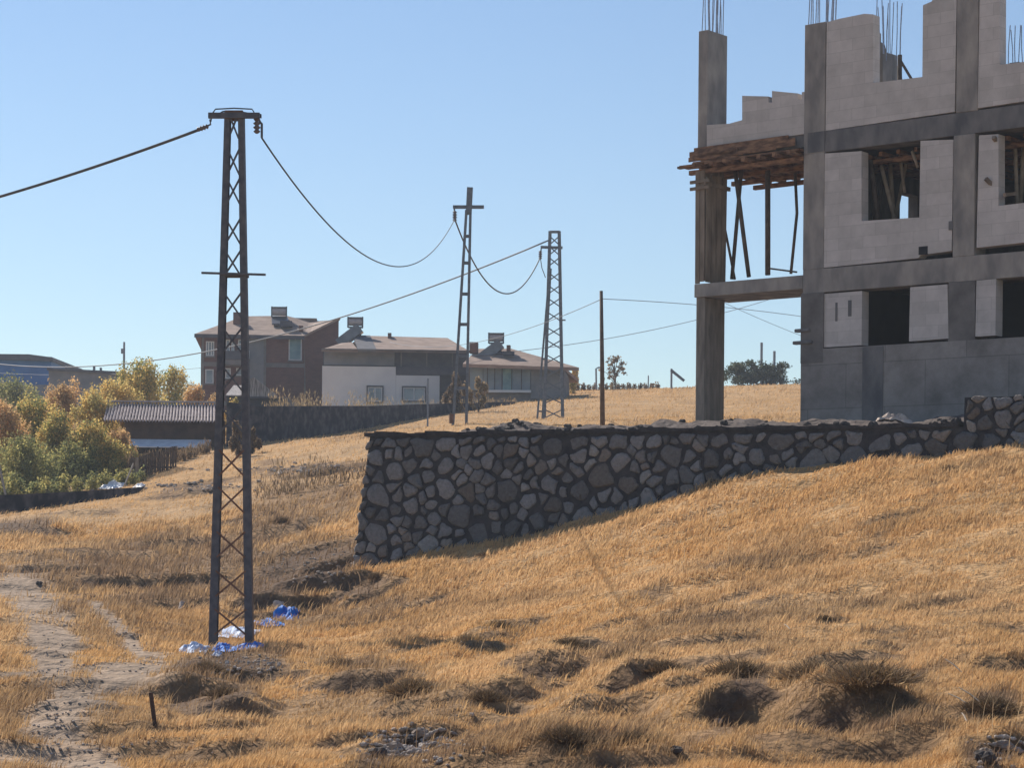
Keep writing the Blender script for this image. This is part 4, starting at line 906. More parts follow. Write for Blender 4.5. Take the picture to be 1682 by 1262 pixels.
# ------------------------------------------------------------------ foliage
PAL = {'gold': [(.78, .56, .20), (.66, .50, .18), (.44, .37, .14)], 'orange': [(.74, .47, .22), (.62, .42, .20), (.46, .32, .17)], 'green': [(.17, .19, .09), (.28, .28, .11), (.46, .40, .15)],
       'dark': [(.045, .06, .038), (.075, .09, .05), (.11, .115, .06)], 'mix': [(.66, .50, .17), (.36, .35, .12), (.2, .22, .09), (.70, .50, .17)], 'brown': [(.20, .14, .09), (.15, .11, .07), (.28, .2, .12)],
       'straw': [(.42, .30, .17), (.36, .26, .14), (.3, .22, .13)]}
def crown(name, par, blobs, n, size, pal, seed, m='leaf', blade=False, aniso=(.85, .85, 1.5)):
    rg = np.random.default_rng(seed); cs = np.array([b[:3] for b in blobs]); rs = np.array([b[3] for b in blobs]); w_ = rs**2; k = rg.choice(len(blobs), n, p=w_/w_.sum())
    d = rg.normal(0, 1, (n, 3)); d /= np.linalg.norm(d, axis=1)[:, None]; rad = rs[k]*(rg.random(n)**.5)*(1+.5*rg.random(n)**4)
    c = cs[k]+d*rad[:, None]*np.array(aniso)
    a = rg.normal(0, 1, (n, 3)); a /= np.linalg.norm(a, axis=1)[:, None]
    if not blade: a = a*.8+np.array((0, 0, .7)); a /= np.linalg.norm(a, axis=1)[:, None]
    if blade: a = a*.35+np.array((0, 0, 1)); a /= np.linalg.norm(a, axis=1)[:, None]
    b = np.cross(a, rg.normal(0, 1, (n, 3))); b /= np.linalg.norm(b, axis=1)[:, None]
    s_ = size*(.6+.8*rg.random(n))[:, None]; ra_, rb_ = (1.6, .22) if blade else (1, .6)
    V = np.stack([c-a*s_*ra_*.5, c+b*s_*rb_*.5, c+a*s_*ra_*.5, c-b*s_*rb_*.5], 1).reshape(-1, 3)
    P_ = np.array(PAL[pal]); tone_ = rg.random(len(blobs)); ci = np.clip((tone_[k]*len(P_)+rg.normal(0, .9, n)), 0, len(P_)-1).astype(int)
    col = P_[ci]*(.75+.5*rg.random(n))[:, None]
    off = WL[par.name] if par else Vector((0, 0, 0)); V = V-np.array(off)
    return np_mesh(name, V, np.full(n, 4), np.arange(4*n), M[m], np.repeat(col, 4, 0), par)
def tree(u, vb, vt, wpx, Y, pal, label, n=3500, size=.14, name='tree', group=None, trunk=True, nb=16, seed=0, low=.25, cat='tree', dens=1.0):
    rg = random.Random(seed*7+int(u)); b = P(u, vb, Y); z0 = min(gz(b.x, b.y), b.z); e = empty(name, (b.x, b.y, z0), label, cat, group)
    top = P(u, vt, Y).z; h = top-z0; wr = wpx/2*Y/F; blobs = []
    for i in range(nb):
        k = low+(1-low)*(i+.5)/nb; ang = rg.uniform(0, 6.28); prof = math.sin(min(1, (1-k)*1.5+.22)*math.pi/2)
        r = wr*prof*rg.uniform(.15, 1.0); br = wr*rg.uniform(.14, .34)*dens
        blobs.append((b.x+math.cos(ang)*r, b.y+math.sin(ang)*r*.8, z0+h*k-br*.3, br))
    if trunk:
        mb = MB(); mb.tube([(b.x, b.y, z0-.2), (b.x+.05*h*.2, b.y, z0+h*.35), (b.x-.03*h, b.y, z0+h*.75)], [h*.03, h*.022, h*.008], 7)
        mb.build('trunk', M['bark'], e)
        for i in range(0, nb, 2 if nb < 50 else 5):
            q_ = blobs[i]; mb = MB(); st = Vector((b.x, b.y, z0+h*(.18+.4*i/nb))); en = Vector(q_[:3]); mid = (st+en)/2+Vector((0, 0, .12*h*.3)); mb.tube([st, mid, en], [h*.014, h*.009, h*.004], 5); mb.build('limb', M['bark'], e)
    crown('crown', e, blobs, n, size, pal, seed+5, aniso=(1.1, 1.1, .8) if pal == 'dark' or name == 'bare_tree' else (.85, .85, 1.45)); return e
T = [(232, 690, 606, 85, 105, 'mix', 'green and gold tree rising above the shed roof against the sky', 5000, .20),
     (285, 690, 612, 60, 112, 'mix', 'dark green tree with pale top between the shed and the brick house', 3500, .18),
     (325, 690, 640, 55, 100, 'orange', 'low orange-leaved bush just left of the brick house', 2600, .16),
     (196, 720, 635, 80, 98, 'gold', 'golden tree directly behind the left end of the shed roof', 4500, .18),
     (105, 760, 640, 80, 94, 'orange', 'orange-tinted autumn tree in front of the grey building', 4800, .17),
     (152, 770, 652, 75, 90, 'gold', 'golden tree left of the shed, middle of the autumn grove', 4800, .17),
     (20, 700, 632, 90, 120, 'green', 'dull green tree at the left edge below the blue building', 4200, .2),
     (50, 790, 666, 85, 84, 'mix', 'yellow-green tree near the left edge of the grove', 5200, .16),
     (8, 800, 672, 80, 80, 'orange', 'reddish-topped tree cut by the left edge of the photo', 4200, .15),
     (100, 800, 690, 80, 80, 'mix', 'large gold and green bush at the front of the grove', 5600, .15),
     (150, 800, 705, 80, 79, 'mix', 'gold-tipped bush in front of the shed corner', 5200, .14),
     (196, 795, 715, 55, 80, 'orange', 'small russet bush under the left end of the shed roof', 3600, .14),
     (30, 800, 735, 110, 76, 'green', 'dull green bush in shade at the foot of the grove', 5600, .14),
     (120, 798, 742, 100, 78, 'green', 'dull green low bush left of the white sheet', 5200, .13),
     (185, 796, 740, 75, 79, 'mix', 'yellow-green bush between the white sheet and the shed', 4600, .13)]
for i, (u, vb, vt, wp, Y, pal, lb, n, s_) in enumerate(T):
    tree(u, vb, vt-2, wp*1.38, Y, pal, lb, int(n*2.8), s_*.62, 'autumn_tree' if i < 9 else 'bush', 'trees and bushes of the autumn grove', seed=i+1, nb=64, low=.03, cat='tree' if i < 9 else 'bush')
tree(750, 662, 612, 46, 112, 'brown', 'olive-brown bush in front of the white ground floor, behind the slim pole', 2600, .13, 'bush', None, seed=31, low=.15, cat='bush')
tree(786, 662, 622, 32, 111, 'straw', 'straw-coloured bush right of the slim pole below the veranda', 2200, .12, 'bush', None, seed=32, low=.1, cat='bush')
tree(942, 652, 606, 34, 140, 'gold', 'yellow-leaved tree at the right end of the veranda house', 2200, .16, 'autumn_tree', None, seed=33, low=.15)
tree(389, 745, 698, 42, 82, 'brown', 'grey-green bush seen through the lattice of the near pole', 2200, .11, 'bush', None, seed=34, low=.1, cat='bush')
tree(414, 745, 705, 36, 83, 'brown', 'small grey-green bush just right of the near pole', 1800, .11, 'bush', None, seed=35, low=.1, cat='bush')
tree(385, 690, 655, 40, 95, 'gold', 'golden bush seen between the legs of the near pole', 1600, .12, 'bush', None, seed=36, low=.1, cat='bush')
tree(1010, 645, 585, 50, 146, 'brown', 'small sparse bare tree on the skyline right of the single dark pole', 620, .16, 'bare_tree', None, seed=37, nb=34, low=.35, dens=.6)
for i, (u, vt, wp, lb) in enumerate(((1212, 592, 40, 'dark sparse shrub on the skyline, first from the left inside the bay'), (1243, 590, 46, 'tallest dark shrub on the skyline in the middle of the bay opening'), (1280, 594, 44, 'dark shrub on the skyline against the main building corner'))):
    tree(u, 641, vt+3, wp*1.8, 146, 'dark', lb, 2400, .15, 'shrub', 'dark shrubs on the skyline in the bay', seed=40+i, nb=34, low=.3, cat='shrub', dens=.8)
def hedge(name, u0, u1, vt0, vt1, vb, Y0, Y1, pal, n, size, label, cat='hedge', thick=1.2, blade=False, seed=1):
    rg = random.Random(seed); blobs = []; c0 = P(u0, vb, Y0); e = empty(name, (c0.x, c0.y, gz(c0.x, c0.y)), label, cat)
    N = max(8, int(abs(u1-u0)/9))
    for i in range(N):
        k = (i+.5)/N; Y = Y0+(Y1-Y0)*k; u = u0+(u1-u0)*k; vt = vt0+(vt1-vt0)*k; t_ = P(u, vt, Y); g_ = gz(t_.x, t_.y); h = max(.3, t_.z-g_)*rg.uniform(.45, 1.35)
        for z in (.25, .65): r = h*.36*rg.uniform(.7, 1.15); blobs.append((t_.x, t_.y+rg.uniform(-.5, .5)*thick, g_+h*z, max(r, .2)))
    crown('foliage', e, blobs, n, size, pal, seed+60, blade=blade); return e
hedge('hedge', 925, 1085, 642, 644, 652, 148, 150, 'brown', 2600, .16, 'low brown hedge along the skyline right of the veranda house')
hedge('dry_weeds', 432, 850, 665, 656, 668, 92, 124, 'straw', 8000, .11, 'pale dry weeds growing along the top of the dark terrace wall', 'weeds', blade=True, seed=3)
hedge('undergrowth', -40, 235, 800, 778, 815, 70, 76, 'green', 9000, .10, 'dull shaded undergrowth along the bottom edge of the autumn grove', seed=5)
hedge('dry_weeds', 215, 345, 752, 742, 790, 78, 86, 'brown', 3600, .12, 'brown weeds below the shed beside the picket fence', 'weeds', seed=6, blade=True)
hedge('dry_weeds', 420, 600, 772, 756, 785, 62, 62, 'brown', 1800, .10, 'grey-brown weeds on the stony bank between the near pole and the wall', 'weeds', seed=7, blade=True)

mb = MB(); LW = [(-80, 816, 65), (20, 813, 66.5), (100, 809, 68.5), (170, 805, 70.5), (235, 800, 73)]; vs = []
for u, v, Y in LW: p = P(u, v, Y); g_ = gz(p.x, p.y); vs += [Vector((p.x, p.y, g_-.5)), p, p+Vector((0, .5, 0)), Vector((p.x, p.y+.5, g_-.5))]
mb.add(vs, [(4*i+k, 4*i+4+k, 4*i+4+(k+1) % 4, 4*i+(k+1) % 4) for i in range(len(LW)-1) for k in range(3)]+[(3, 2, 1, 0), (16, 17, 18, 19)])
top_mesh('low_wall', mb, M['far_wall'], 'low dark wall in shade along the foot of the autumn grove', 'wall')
# shed
D = Plane(265, 700, 88, 2)
sh = empty('shed', D.at(0, 0, D.Z(265, 765)), 'long dark wooden shed with corrugated metal roof beside the grove', 'shed')
pbox(D, 'wall', 'darkwood', sh, 205, 356, 684, 775, .4, 4)
mb = MB(); n = 36; s0, s1 = D.S(170, 691, -.3), D.S(357, 691, -.3); zl, zh = D.Z(265, 692, -.3), D.Z(265, 663, 2.2); q0, q1 = D.S(178, 664, 2.2), D.S(357, 664, 2.2)
vv = []; 
for i in range(n*2+1):
    k = i/(n*2); dz = .07*math.cos(i*math.pi); vv += [D.at(s0+(s1-s0)*k, -.3, zl+dz), D.at(q0+(q1-q0)*k, 2.2, zh+dz), D.at(q0+(q1-q0)*k, 4.6, zl+dz)]
mb.add(vv, [(3*i, 3*i+3, 3*i+4, 3*i+1) for i in range(2*n)]+[(3*i+1, 3*i+4, 3*i+5, 3*i+2) for i in range(2*n)]); mb.build('roof', M['corrugated'], sh)
mb = MB(); mb.bar(D.at(q0, 2.15, zh+.07), D.at(q1, 2.15, zh+.07), .3, .06); mb.build('ridge_cap', M['corrugated'], sh)
mb = MB(); q = [D.at(D.S(209, 730, -1.3), -1.3, D.Z(265, 734, -1.3)), D.at(D.S(340, 730, -1.3), -1.3, D.Z(265, 734, -1.3)), D.at(D.S(346, 722, -.4), -.2, D.Z(265, 722, -.2)), D.at(D.S(212, 722, -.4), -.2, D.Z(265, 722, -.2))]
dn = Vector((0, 0, -.04)); mb.add(q+[p+dn for p in q], [(0, 1, 2, 3), (7, 6, 5, 4), (0, 4, 5, 1), (1, 5, 6, 2), (2, 6, 7, 3), (3, 7, 4, 0)]); mb.build('canopy', M['white_sheet'], sh)
for u in (215, 258, 300, 338): pbox(D, 'canopy_post', 'darkwood', sh, u, u+2, 734, 775, -1.4, -1.33)
# lean-to roofs beyond
D2 = Plane(420, 650, 100, 0)
lt = empty('lean_to', D2.at(D2.S(425, 660), 0, D2.Z(425, 690)), 'small lean-to shed with triangular corrugated roof in front of the brick house', 'shed')
pbox(D2, 'wall', 'dark_sheet', lt, 408, 470, 652, 690, .2, 2.5)
mb = MB(); D2.prism(mb, [(D2.S(408, 651), D2.Z(408, 652)), (D2.S(456, 651), D2.Z(456, 652)), (D2.S(452, 646), D2.Z(452, 647)), (D2.S(417, 620), D2.Z(417, 620)), (D2.S(409, 626), D2.Z(409, 624))], -.1, .1); mb.build('roof', M['striped'], lt)
pbox(D2, 'eave_board', 'dark_sheet', lt, 405, 458, 652, 654.5, -.2, .2)
lt2 = empty('lean_to', D2.at(D2.S(385, 660), 0, D2.Z(385, 690)), 'small lean-to with pale corrugated roof seen through the near pole', 'shed')
pbox(D2, 'wall', 'dark_sheet', lt2, 372, 404, 650, 690, .2, 2.5)
quad_roof('roof', 'striped', lt2, [D2.at(D2.S(372, 650), -.3, D2.Z(385, 650)), D2.at(D2.S(402, 650), -.3, D2.Z(385, 650)), D2.at(D2.S(400, 632, 2), 2, D2.Z(385, 633, 2)), D2.at(D2.S(384, 632, 2), 2, D2.Z(385, 633, 2))], .06)
# picket fence below the shed
mb = None; fe = P(250, 790, 76); fn_ = empty('picket_fence', (fe.x, fe.y, gz(fe.x, fe.y)), 'grey weathered picket fence below the shed at the edge of the field', 'fence')
for i in range(26):
    u = 214+i*3.0; Y = 77+i*.12; p = P(u, 757+i*.1+random.uniform(-3, 3), Y); g_ = gz(p.x, p.y); mb = MB()
    mb.bar((p.x+random.uniform(-.04, .04), p.y, g_-.1), (p.x, p.y, max(p.z, g_+.8)), .055, .03, up=(0, 1, 0)); mb.build('picket', M['prop_light' if i in (3, 4) else 'prop'], fn_)
mb = MB(); a, b = P(213, 768, 77.1), P(290, 768, 80.2); mb.bar(a, b, .04, .07); mb.build('rail', M['prop'], fn_)
mb = MB(); a = P(219, 762, 75); b = P(203, 796, 74); mb.tube([a, (b.x, b.y, gz(b.x, b.y))], .035, 6); top_mesh('leaning_stick', mb, M['prop_light'], 'pale stick leaning left against the picket fence', 'stick')
mb = MB(); a = P(-4, 752, 70); b = P(14, 800, 69); mb.tube([a, (b.x, b.y, gz(b.x, b.y))], .04, 6); top_mesh('leaning_stick', mb, M['prop_light'], 'pale stick slanting down to the right at the left edge of the photo', 'stick')

# skyline posts
for i, (u, v, Y, lb) in enumerate(((1065, 617, 148, 'short pale post on the skyline between the sparse tree and the concrete column'), (1251, 563, 146, 'tall pale post behind the shrubs in the bay, taller of the two'), (1272, 577, 146, 'pale post behind the shrubs in the bay, shorter of the two'), (676, 612, 100, 'thin grey post in front of the white ground floor, right of its windows'))):
    p = P(u if i < 3 else 703, v if i < 3 else 622, Y); g_ = gz(p.x, p.y); mb = MB(); mb.bar((p.x, p.y, g_-.3), p, .16 if i in (1, 2) else .08); top_mesh('post', mb, M['wire'], lb, 'post')
mb = MB(); p = P(980, 606, 147); mb.tube([(p.x, p.y, gz(p.x, p.y)-.2), P(979, 606, 147), P(983, 604, 147), P(992, 604, 147)], .06, 6); top_mesh('street_lamp', mb, M['wire'], 'small bent-arm street lamp on the skyline left of the sparse tree', 'street lamp')
p = P(1103, 606, 140); e = empty('well_sweep', (p.x, p.y, gz(p.x, p.y)), 'post with a slanting beam on the skyline left of the concrete column', 'post')
mb = MB(); mb.bar((p.x, p.y, gz(p.x, p.y)-.3), p, .13); mb.build('upright', M['wire'], e)
mb = MB(); mb.bar(P(1102, 608, 140), P(1124, 626, 140), .17); mb.build('beam', M['steel_blue'], e)

# ------------------------------------------------------------------ debris and small things
def slabby(name, m, pix0, Y, size, rot, label, cat, tilt=0, group=None):
    p = G(*pix0) if Y is None else P(pix0[0], pix0[1], Y); z = gz(p.x, p.y); mb = MB(); l, w_, h = size
    a = Vector((math.cos(rot), math.sin(rot), tilt)); c = Vector((p.x, p.y, z+h/2+.03)); mb.bar(c-a*l/2, c+a*l/2, w_, h); return top_mesh(name, mb, M[m], label, cat, group)
for i, (u, v, Y, sz, rot, m, lb) in enumerate((
    (1070, 697, 47.3, (1.0, .14, .03), .1, 'paleboard', 'thin pale board lying on the rubble left of the concrete column'), (1098, 694, 47.6, (.5, .1, .04), .5, 'paleboard', 'short reddish-pale offcut of board left of the column foot'),
    (1120, 698, 47.2, (.7, .16, .03), .05, 'paleboard', 'pale board nearly touching the column foot from the left'))):
    slabby('board', m, (u, v), Y, sz, rot, lb, 'board', .05+.06*(i == 0), 'loose boards on the rubble')
def crumple(name, m, u, v, w_, d_, h_, label, cat, seed, Y=None, n=14, rot=0, zoff=0):
    p = G(u, v) if Y is None else Vector(P(u, v, Y)); rg = np.random.default_rng(seed)
    I, J = np.meshgrid(np.linspace(-1, 1, n), np.linspace(-1, 1, n), indexing='ij'); edge = 1-.25*fbm(np.arctan2(J, I)*2+9, seed*3.0+I*0, 4)
    rr_ = np.maximum(abs(I), abs(J)); X0 = I*w_/2*(1+.22*fbm(J*2+seed, I*0+seed, 3)); Y0 = J*d_/2*(1+.3*fbm(I*2+seed, J*0+seed, 5))
    c, s_ = math.cos(rot), math.sin(rot); X = p.x+X0*c-Y0*s_; Y_ = p.y+X0*s_+Y0*c
    Zz = p.z+np.clip(height(X, Y_)-p.z, -.10, .06)+.03+zoff+h_*np.clip(1-rr_**2, 0, 1)*(.6+.8*fbm(I*2.2+seed, J*2.2, 7)+.5*fbm(I*5, J*5+seed, 8))
    mb = MB(); V = np.stack([X, Y_, Zz], -1).reshape(-1, 3); fs = [(i*n+j, (i+1)*n+j, (i+1)*n+j+1, i*n+j+1) for i in range(n-1) for j in range(n-1)]
    mb.add([tuple(x) for x in V], fs); o = top_mesh(name, mb, M[m], label, cat, smooth=False); return o
crumple('plastic_sheet', 'tarp_white', 1166, 697, .9, .5, .09, 'white plastic sheet crumpled at the foot of the concrete column', 'plastic sheet', 3, 47.0)
crumple('plastic_sheet', 'tarp_white', 1192, 699, .35, .3, .07, 'small white scrap just right of the concrete column foot', 'plastic sheet', 6, 46.6)
crumple('cement_sack', 'paleboard', 1470, 694, .75, .45, .26, 'pale lumpy sack lying on the wall top below the building', 'sack', 4, 43.2)
crumple('plastic_sheet', 'tarp_white', 388, 1046, .62, 1.6, .12, 'pale plastic sheet lying between the legs of the near pole', 'plastic sheet', 5)
crumple('plastic_sheet', 'tarp_blue', 470, 1014, .48, 1.1, .20, 'bright blue plastic bag on the grass right of the near pole', 'plastic bag', 8)
crumple('plastic_sheet', 'tarp_blue', 440, 1028, .55, .9, .12, 'flattened blue plastic strip leading from the near pole to the blue bag', 'plastic sheet', 9, rot=.3)
crumple('plastic_sheet', 'tarp_blue', 408, 1068, .55, .7, .10, 'dark blue plastic wrapped round the right leg of the near pole', 'plastic sheet', 10)
crumple('plastic_sheet', 'tarp_blue', 365, 1072, .30, .6, .10, 'dark blue plastic at the left leg of the near pole', 'plastic sheet', 14)
crumple('plastic_sheet', 'tarp_white', 318, 1074, .42, .8, .16, 'white and blue plastic heap left of the near pole foot', 'plastic sheet', 11)
crumple('plastic_sheet', 'tarp_white', 356, 1080, .14, .3, .07, 'tiny white scrap in front of the near pole foot', 'plastic sheet', 12)
crumple('paper_scrap', 'paleboard', 457, 1000, .20, .16, .05, 'cream scrap of paper above the blue plastic bag', 'scrap', 13)
crumple('paper_scrap', 'paleboard', 298, 998, .10, .3, .06, 'tiny cream scrap on the grass left of the near pole', 'scrap', 15)
crumple('white_sheet', 'white_sheet', 185, 801, .8, 1.2, .22, 'long white sheet lying at the foot of the picket fence', 'sheet', 16)
crumple('white_sheet', 'white_sheet', 228, 801, .35, .8, .12, 'small white sheet piece right of the long one by the fence', 'sheet', 17)
crumple('white_sheet', 'white_sheet', 6, 806, .4, .8, .1, 'small white piece at the left edge below the grove', 'sheet', 18)
crumple('white_sheet', 'paleboard', 460, 779, .22, .6, .1, 'tiny white scrap on the stony bank right of the near pole', 'scrap', 19)
mb = MB(); p = G(256, 1196); mb.bar((p.x, p.y, p.z-.05), (p.x-.05, p.y, p.z+.30), .035, .03); top_mesh('wooden_stake', mb, M['darkwood'], 'short dark wooden stake standing in the grass below the near pole', 'stake')

# rocks: irregular lumps
def rock_mb(c, r, seed, flat=.65):
    rg = np.random.default_rng(seed); n, m_ = 9, 6; V = [(c[0], c[1], c[2]-r*flat)]; ph = rg.random(4)*6.28
    f = lambda a, b: 1+.22*math.sin(2*a+ph[0])*math.cos(b*1.5+ph[1])+.14*math.sin(3*a+ph[2]+b*2)+.08*rg.normal()
    for j in range(1, m_):
        b = math.pi*j/m_-math.pi/2
        for i in range(n): a = 2*math.pi*i/n; k = r*f(a, b); V.append((c[0]+math.cos(a)*math.cos(b)*k, c[1]+math.sin(a)*math.cos(b)*k*.9, c[2]+math.sin(b)*k*flat))
    V.append((c[0], c[1], c[2]+r*flat)); fs = [(0, 1+(i+1) % n, 1+i) for i in range(n)]
    for j in range(m_-2):
        for i in range(n): fs.append((1+j*n+i, 1+j*n+(i+1) % n, 1+(j+1)*n+(i+1) % n, 1+(j+1)*n+i))
    t_ = 1+(m_-2)*n; fs += [(t_+i, t_+(i+1) % n, len(V)-1) for i in range(n)]; return V, fs
M['rock'] = mat('field_rock', (.20, .155, .125), (.42, .34, .28), 6, .9, .6, 25); M['rock_dark'] = mat('dark_rock', (.05, .042, .04), (.12, .10, .09), 6, .95, .6, 25)
ROCKS = [(64, 962, .13, 'rock_dark', 'dark rock alone in the grass above the dirt track'), (126, 937, .07, 'rock_dark', 'small dark rock up the slope from the lone dark rock'),
         (690, 1212, .12, 'rock', 'pale grey rock at the top of the stony patch below the slope'), (650, 1232, .11, 'rock', 'grey rock in the middle of the stony patch at the bottom'), (620, 1247, .12, 'rock_dark', 'dark rock at the lower end of the stony patch'), (672, 1225, .09, 'rock_dark', 'dark flat rock between the two grey ones of the stony patch'),
         (1180, 1192, .06, 'rock', 'small pale rock below the large dark shrub'), (1112, 1245, .10, 'rock_dark', 'dark rock near the bottom edge under the central shrubs'),
         (1650, 1240, .10, 'rock', 'pale rock in the bottom right corner'), (1618, 1255, .12, 'rock_dark', 'dark rock at the bottom edge near the right corner'), (592, 938, .22, 'rock', 'squarish pale stone at the lower left foot of the stone wall'),
         (968, 696, .25, 'rock_dark', 'dark mound-like stone on the rubble beside the single dark pole')]
for i, (u, v, r, m, lb) in enumerate(ROCKS):
    p = G(u, v) if v > 720 else P(u, v, 50); z = gz(p.x, p.y); r = r*.6 if r < .2 else r; mb = MB(); mb.add(*rock_mb((p.x, p.y, z+r*.3), r, i)); top_mesh('rock', mb, M[m], lb, 'rock', 'loose rocks on the slope')
mb = MB(); rg = random.Random(9); cnt = 0
GP = [((690+rg.gauss(0, 40), 1225+rg.gauss(0, 16)), .035) for _ in range(260)]+[((640+rg.gauss(0, 30), 1240+rg.gauss(0, 10)), .04) for _ in range(120)]+\
     [((1650+rg.gauss(0, 30), 1240+rg.gauss(0, 12)), .035) for _ in range(120)]+[((100+rg.gauss(0, 30), 1180+rg.gauss(0, 40)), .02) for _ in range(110)]+[((210+rg.gauss(0, 18), 1040+rg.gauss(0, 30)), .025) for _ in range(90)]+\
     [((120+rg.gauss(0, 80), 1098+rg.gauss(0, 8)), .025) for _ in range(60)]+[((90+rg.gauss(0, 16), 1040+rg.gauss(0, 30)), .02) for _ in range(50)]+[((520+rg.gauss(0, 70), 772+rg.gauss(0, 5)), .10) for _ in range(120)]+[((130+rg.gauss(0, 80), 1245+rg.gauss(0, 15)), .018) for _ in range(140)]+\
     [((300+rg.gauss(0, 90), 800+rg.gauss(0, 4)), .10) for _ in range(90)]+[((400+rg.gauss(0, 50), 1092+rg.gauss(0, 10)), .04) for _ in range(160)]+[((510+rg.gauss(0, 60), 930+rg.gauss(0, 14)), .05) for _ in range(140)]
for i, ((u, v), r) in enumerate(GP):
    if v > 1300 or u < -40: continue
    x, zz = ray(u, v); p = G(u, v); r *= .75*rg.uniform(.25, 1.15); V, fs = rock_mb((p.x, p.y, p.z+r*.2), r, i)
    k = rg.uniform(.6, 1.2); mb.add(V, fs)
M['gravel'] = mat('track_gravel', (.30, .245, .20), (.50, .42, .36), 6, .9, .5, 25)
o = mb.build('gravel', M['gravel']); tag(o, 'loose gravel and small stones on the dirt track and bare patches', 'gravel', kind='stuff')
# rubble along the wall top
mb = MB()
for i in range(130):
    s_ = rg.uniform(.5, 15.5); t = rg.uniform(.6, 3.4)*(1 if rg.random() < .7 else .5); p = wpt(s_, t, 0); r = rg.uniform(.03, .10); V, fs = rock_mb((p.x, p.y, gz(p.x, p.y)+r*.2), r, i); mb.add(V, fs)
o = mb.build('rubble', M['rock_dark']); tag(o, 'dark rubble heaped along the top of the stone wall', 'rubble', kind='stuff')

# ------------------------------------------------------------------ dry shrubs
PAL['shrub'] = [(.20, .14, .09), (.32, .22, .12), (.11, .08, .055)]; PAL['shrub2'] = [(.40, .27, .14), (.25, .175, .11), (.15, .11, .075)]
def shrub_proto(pal, seed, n=1500):
    rg = np.random.default_rng(seed); nb = 15
    # twigs fanning out of a base, unit radius about 0.5 m
    base = rg.normal(0, .17, (n, 3)); base[:, 0] *= 1.5; base[:, 2] = np.abs(rg.normal(0, .07, n))*np.exp(-(base[:, 0]/.3)**2)*1.3
    out = base/.3+rg.normal(0, .7, (n, 3)); out[:, 2] = .75+.6*rg.random(n); out /= np.linalg.norm(out, axis=1)[:, None]
    L_ = .07+.2*rg.random(n)**1.6; a = base+out*(L_*.25*rg.random(n))[:, None]; b = a+out*L_[:, None]+rg.normal(0, .03, (n, 3))
    sd = np.cross(out, rg.normal(0, 1, (n, 3))); sd /= np.linalg.norm(sd, axis=1)[:, None]; wv = (.002+.004*rg.random(n))[:, None]
    mid = (a+b)/2+rg.normal(0, .02, (n, 3)); V = np.stack([a-sd*wv, mid-sd*wv, b, mid+sd*wv, a+sd*wv], 1).reshape(-1, 3)
    P_ = np.array(PAL[pal]); col = P_[rg.integers(0, 3, n)]*(.7+.6*rg.random(n))[:, None]
    return np_mesh('dry_shrub', V, np.full(n, 5), np.arange(5*n), M['twig'], np.repeat(col, 5, 0))
protos = [(shrub_proto('shrub', 1, 4200), 'd'), (shrub_proto('shrub', 2, 3600), 'd'), (shrub_proto('shrub2', 3, 3200), 'b'), (shrub_proto('shrub2', 4, 3000), 'b')]
SH = [(1215, 1108, .9, 0, 'large dark shrub in the hollow in the middle of the right-hand slope'), (1092, 1100, .6, 1, 'dark rounded shrub left of the large dark one'),
      (1022, 1080, .45, 0, 'small black shrub in the row above the bottom centre'), (935, 1068, .7, 1, 'dark shrub at the left of the central row'), (820, 1030, .6, 0, 'dark shrub high on the slope below the wall middle'),
      (1340, 1118, .9, 2, 'broad brown shrub right of the large dark one'), (1430, 1128, 1.0, 2, 'broad brown shrub, right one of the wide brown pair'),
      (930, 1215, .6, 0, 'dark shrub near the bottom edge, left of two'), (1040, 1222, .65, 1, 'dark shrub near the bottom edge, right of two'), (1630, 1165, .7, 1, 'dark shrub near the right edge with straw stalks over it'),
      (800, 1150, .6, 1, 'dark brown shrub at the lower end of the central gully'), (560, 1100, .9, 2, 'wide brown shrub right of the near pole foot'), (680, 1135, .8, 2, 'brown shrub second to the right of the near pole foot'),
      (340, 1100, .7, 2, 'grey-brown shrub in front of the near pole left leg'), (370, 1140, .6, 1, 'dark shrub lower down below the near pole'),
      (465, 858, .75, 0, 'dark round shrub on the slope between the near pole and the wall'), (1355, 1016, .3, 0, 'tiny dark shrub alone high on the right slope'),
      (1560, 770, .5, 2, 'faint brown shrub just below the wall at right'), (795, 912, .4, 1, 'small dark shrub just below the foot of the wall'), (620, 950, .6, 0, 'dark shrub at the lower left corner of the wall')]
usedp = set()
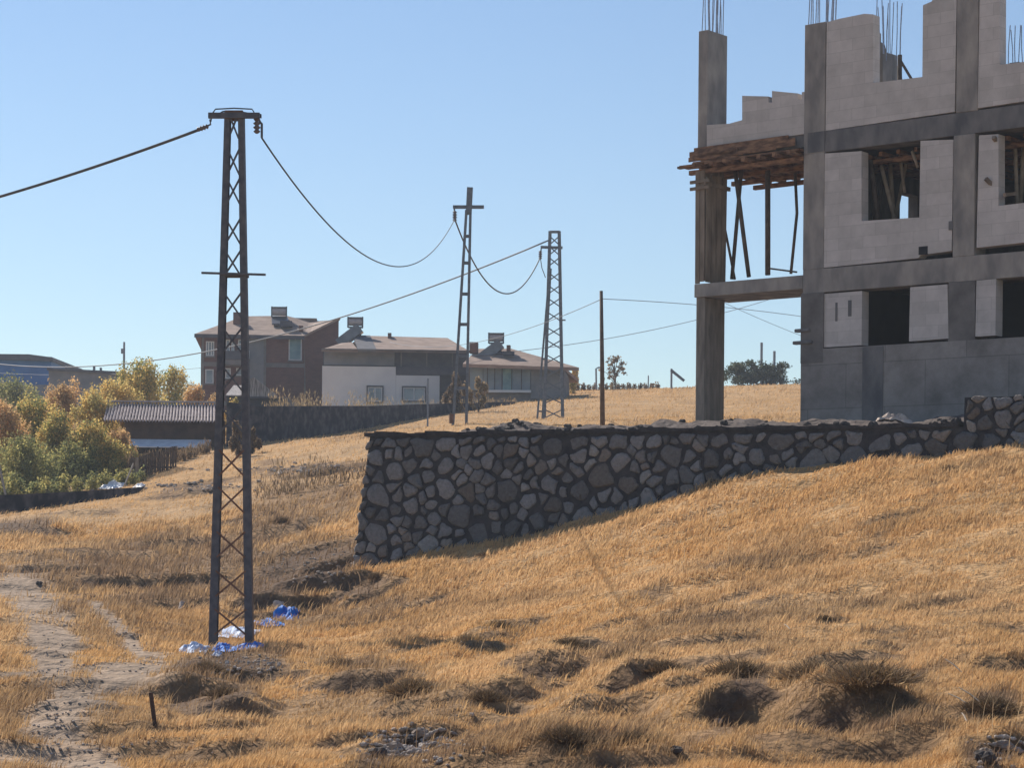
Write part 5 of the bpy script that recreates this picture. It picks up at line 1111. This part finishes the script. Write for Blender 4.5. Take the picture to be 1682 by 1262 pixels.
for i, (u, v, s_, k, lb) in enumerate(SH):
    k = 3 if (k == 2 and i % 2) else k
    pr = protos[k][0]; o = pr if k not in usedp else pr.copy()
    if k in usedp: C.objects.link(o)
    usedp.add(k); p = G(u, v); o.location = (p.x, p.y, p.z-.03); o.rotation_euler = (0, 0, random.uniform(-.6, .6)+(math.pi if i % 2 else 0)); o.scale = (s_*.62, s_*.75, s_*.58)
    tag(o, lb, 'shrub', 'dry shrubs on the slope')
# straw stalks lying over the grass at the right
mb = None
for i, (u0, v0, u1, v1, lb) in enumerate(((1552, 1083, 1580, 1105, 'straight straw stalk, uppermost of those near the right edge'), (1558, 1140, 1590, 1158, 'straw stalk leaning over the dark shrub near the right edge'), (1575, 1130, 1612, 1156, 'longest straw stalk across the dark shrub near the right edge'), (1580, 1172, 1588, 1186, 'short straw stub under the longest stalk'), (1288, 1026, 1297, 1034, 'tiny bright straw on the upper right grass'))):
    p = G((u0+u1)/2, (v0+v1)/2+8); a, b = P(u0, v0, p.y-.2), P(u1, v1, p.y-.4); mb = MB(); mb.tube([a, (a+b)/2+Vector((0, 0, .01)), b], [.004, .007, .005], 5); top_mesh('straw_stalk', mb, M['prop_light'], lb, 'stalk', 'straw stalks on the slope')

# ------------------------------------------------------------------ air
hz = MB(); hz.add([(x, y, z) for z in (-14, 60) for x, y in ((-170, -30), (170, -30), (170, 380), (-170, 380))], [(3, 2, 1, 0), (4, 5, 6, 7), (0, 1, 5, 4), (1, 2, 6, 5), (2, 3, 7, 6), (3, 0, 4, 7)])
hm = bpy.data.materials.new('air'); hm.use_nodes = True; t_ = hm.node_tree; t_.nodes.remove(t_.nodes['Principled BSDF'])
pv = t_.nodes.new('ShaderNodeVolumePrincipled'); pv.inputs['Density'].default_value = .0006; pv.inputs['Color'].default_value = (.80, .88, 1, 1); pv.inputs['Anisotropy'].default_value = .2
t_.links.new(pv.outputs[0], t_.nodes['Material Output'].inputs['Volume'])
ho = hz.build('haze', hm); tag(ho, kind='stuff')
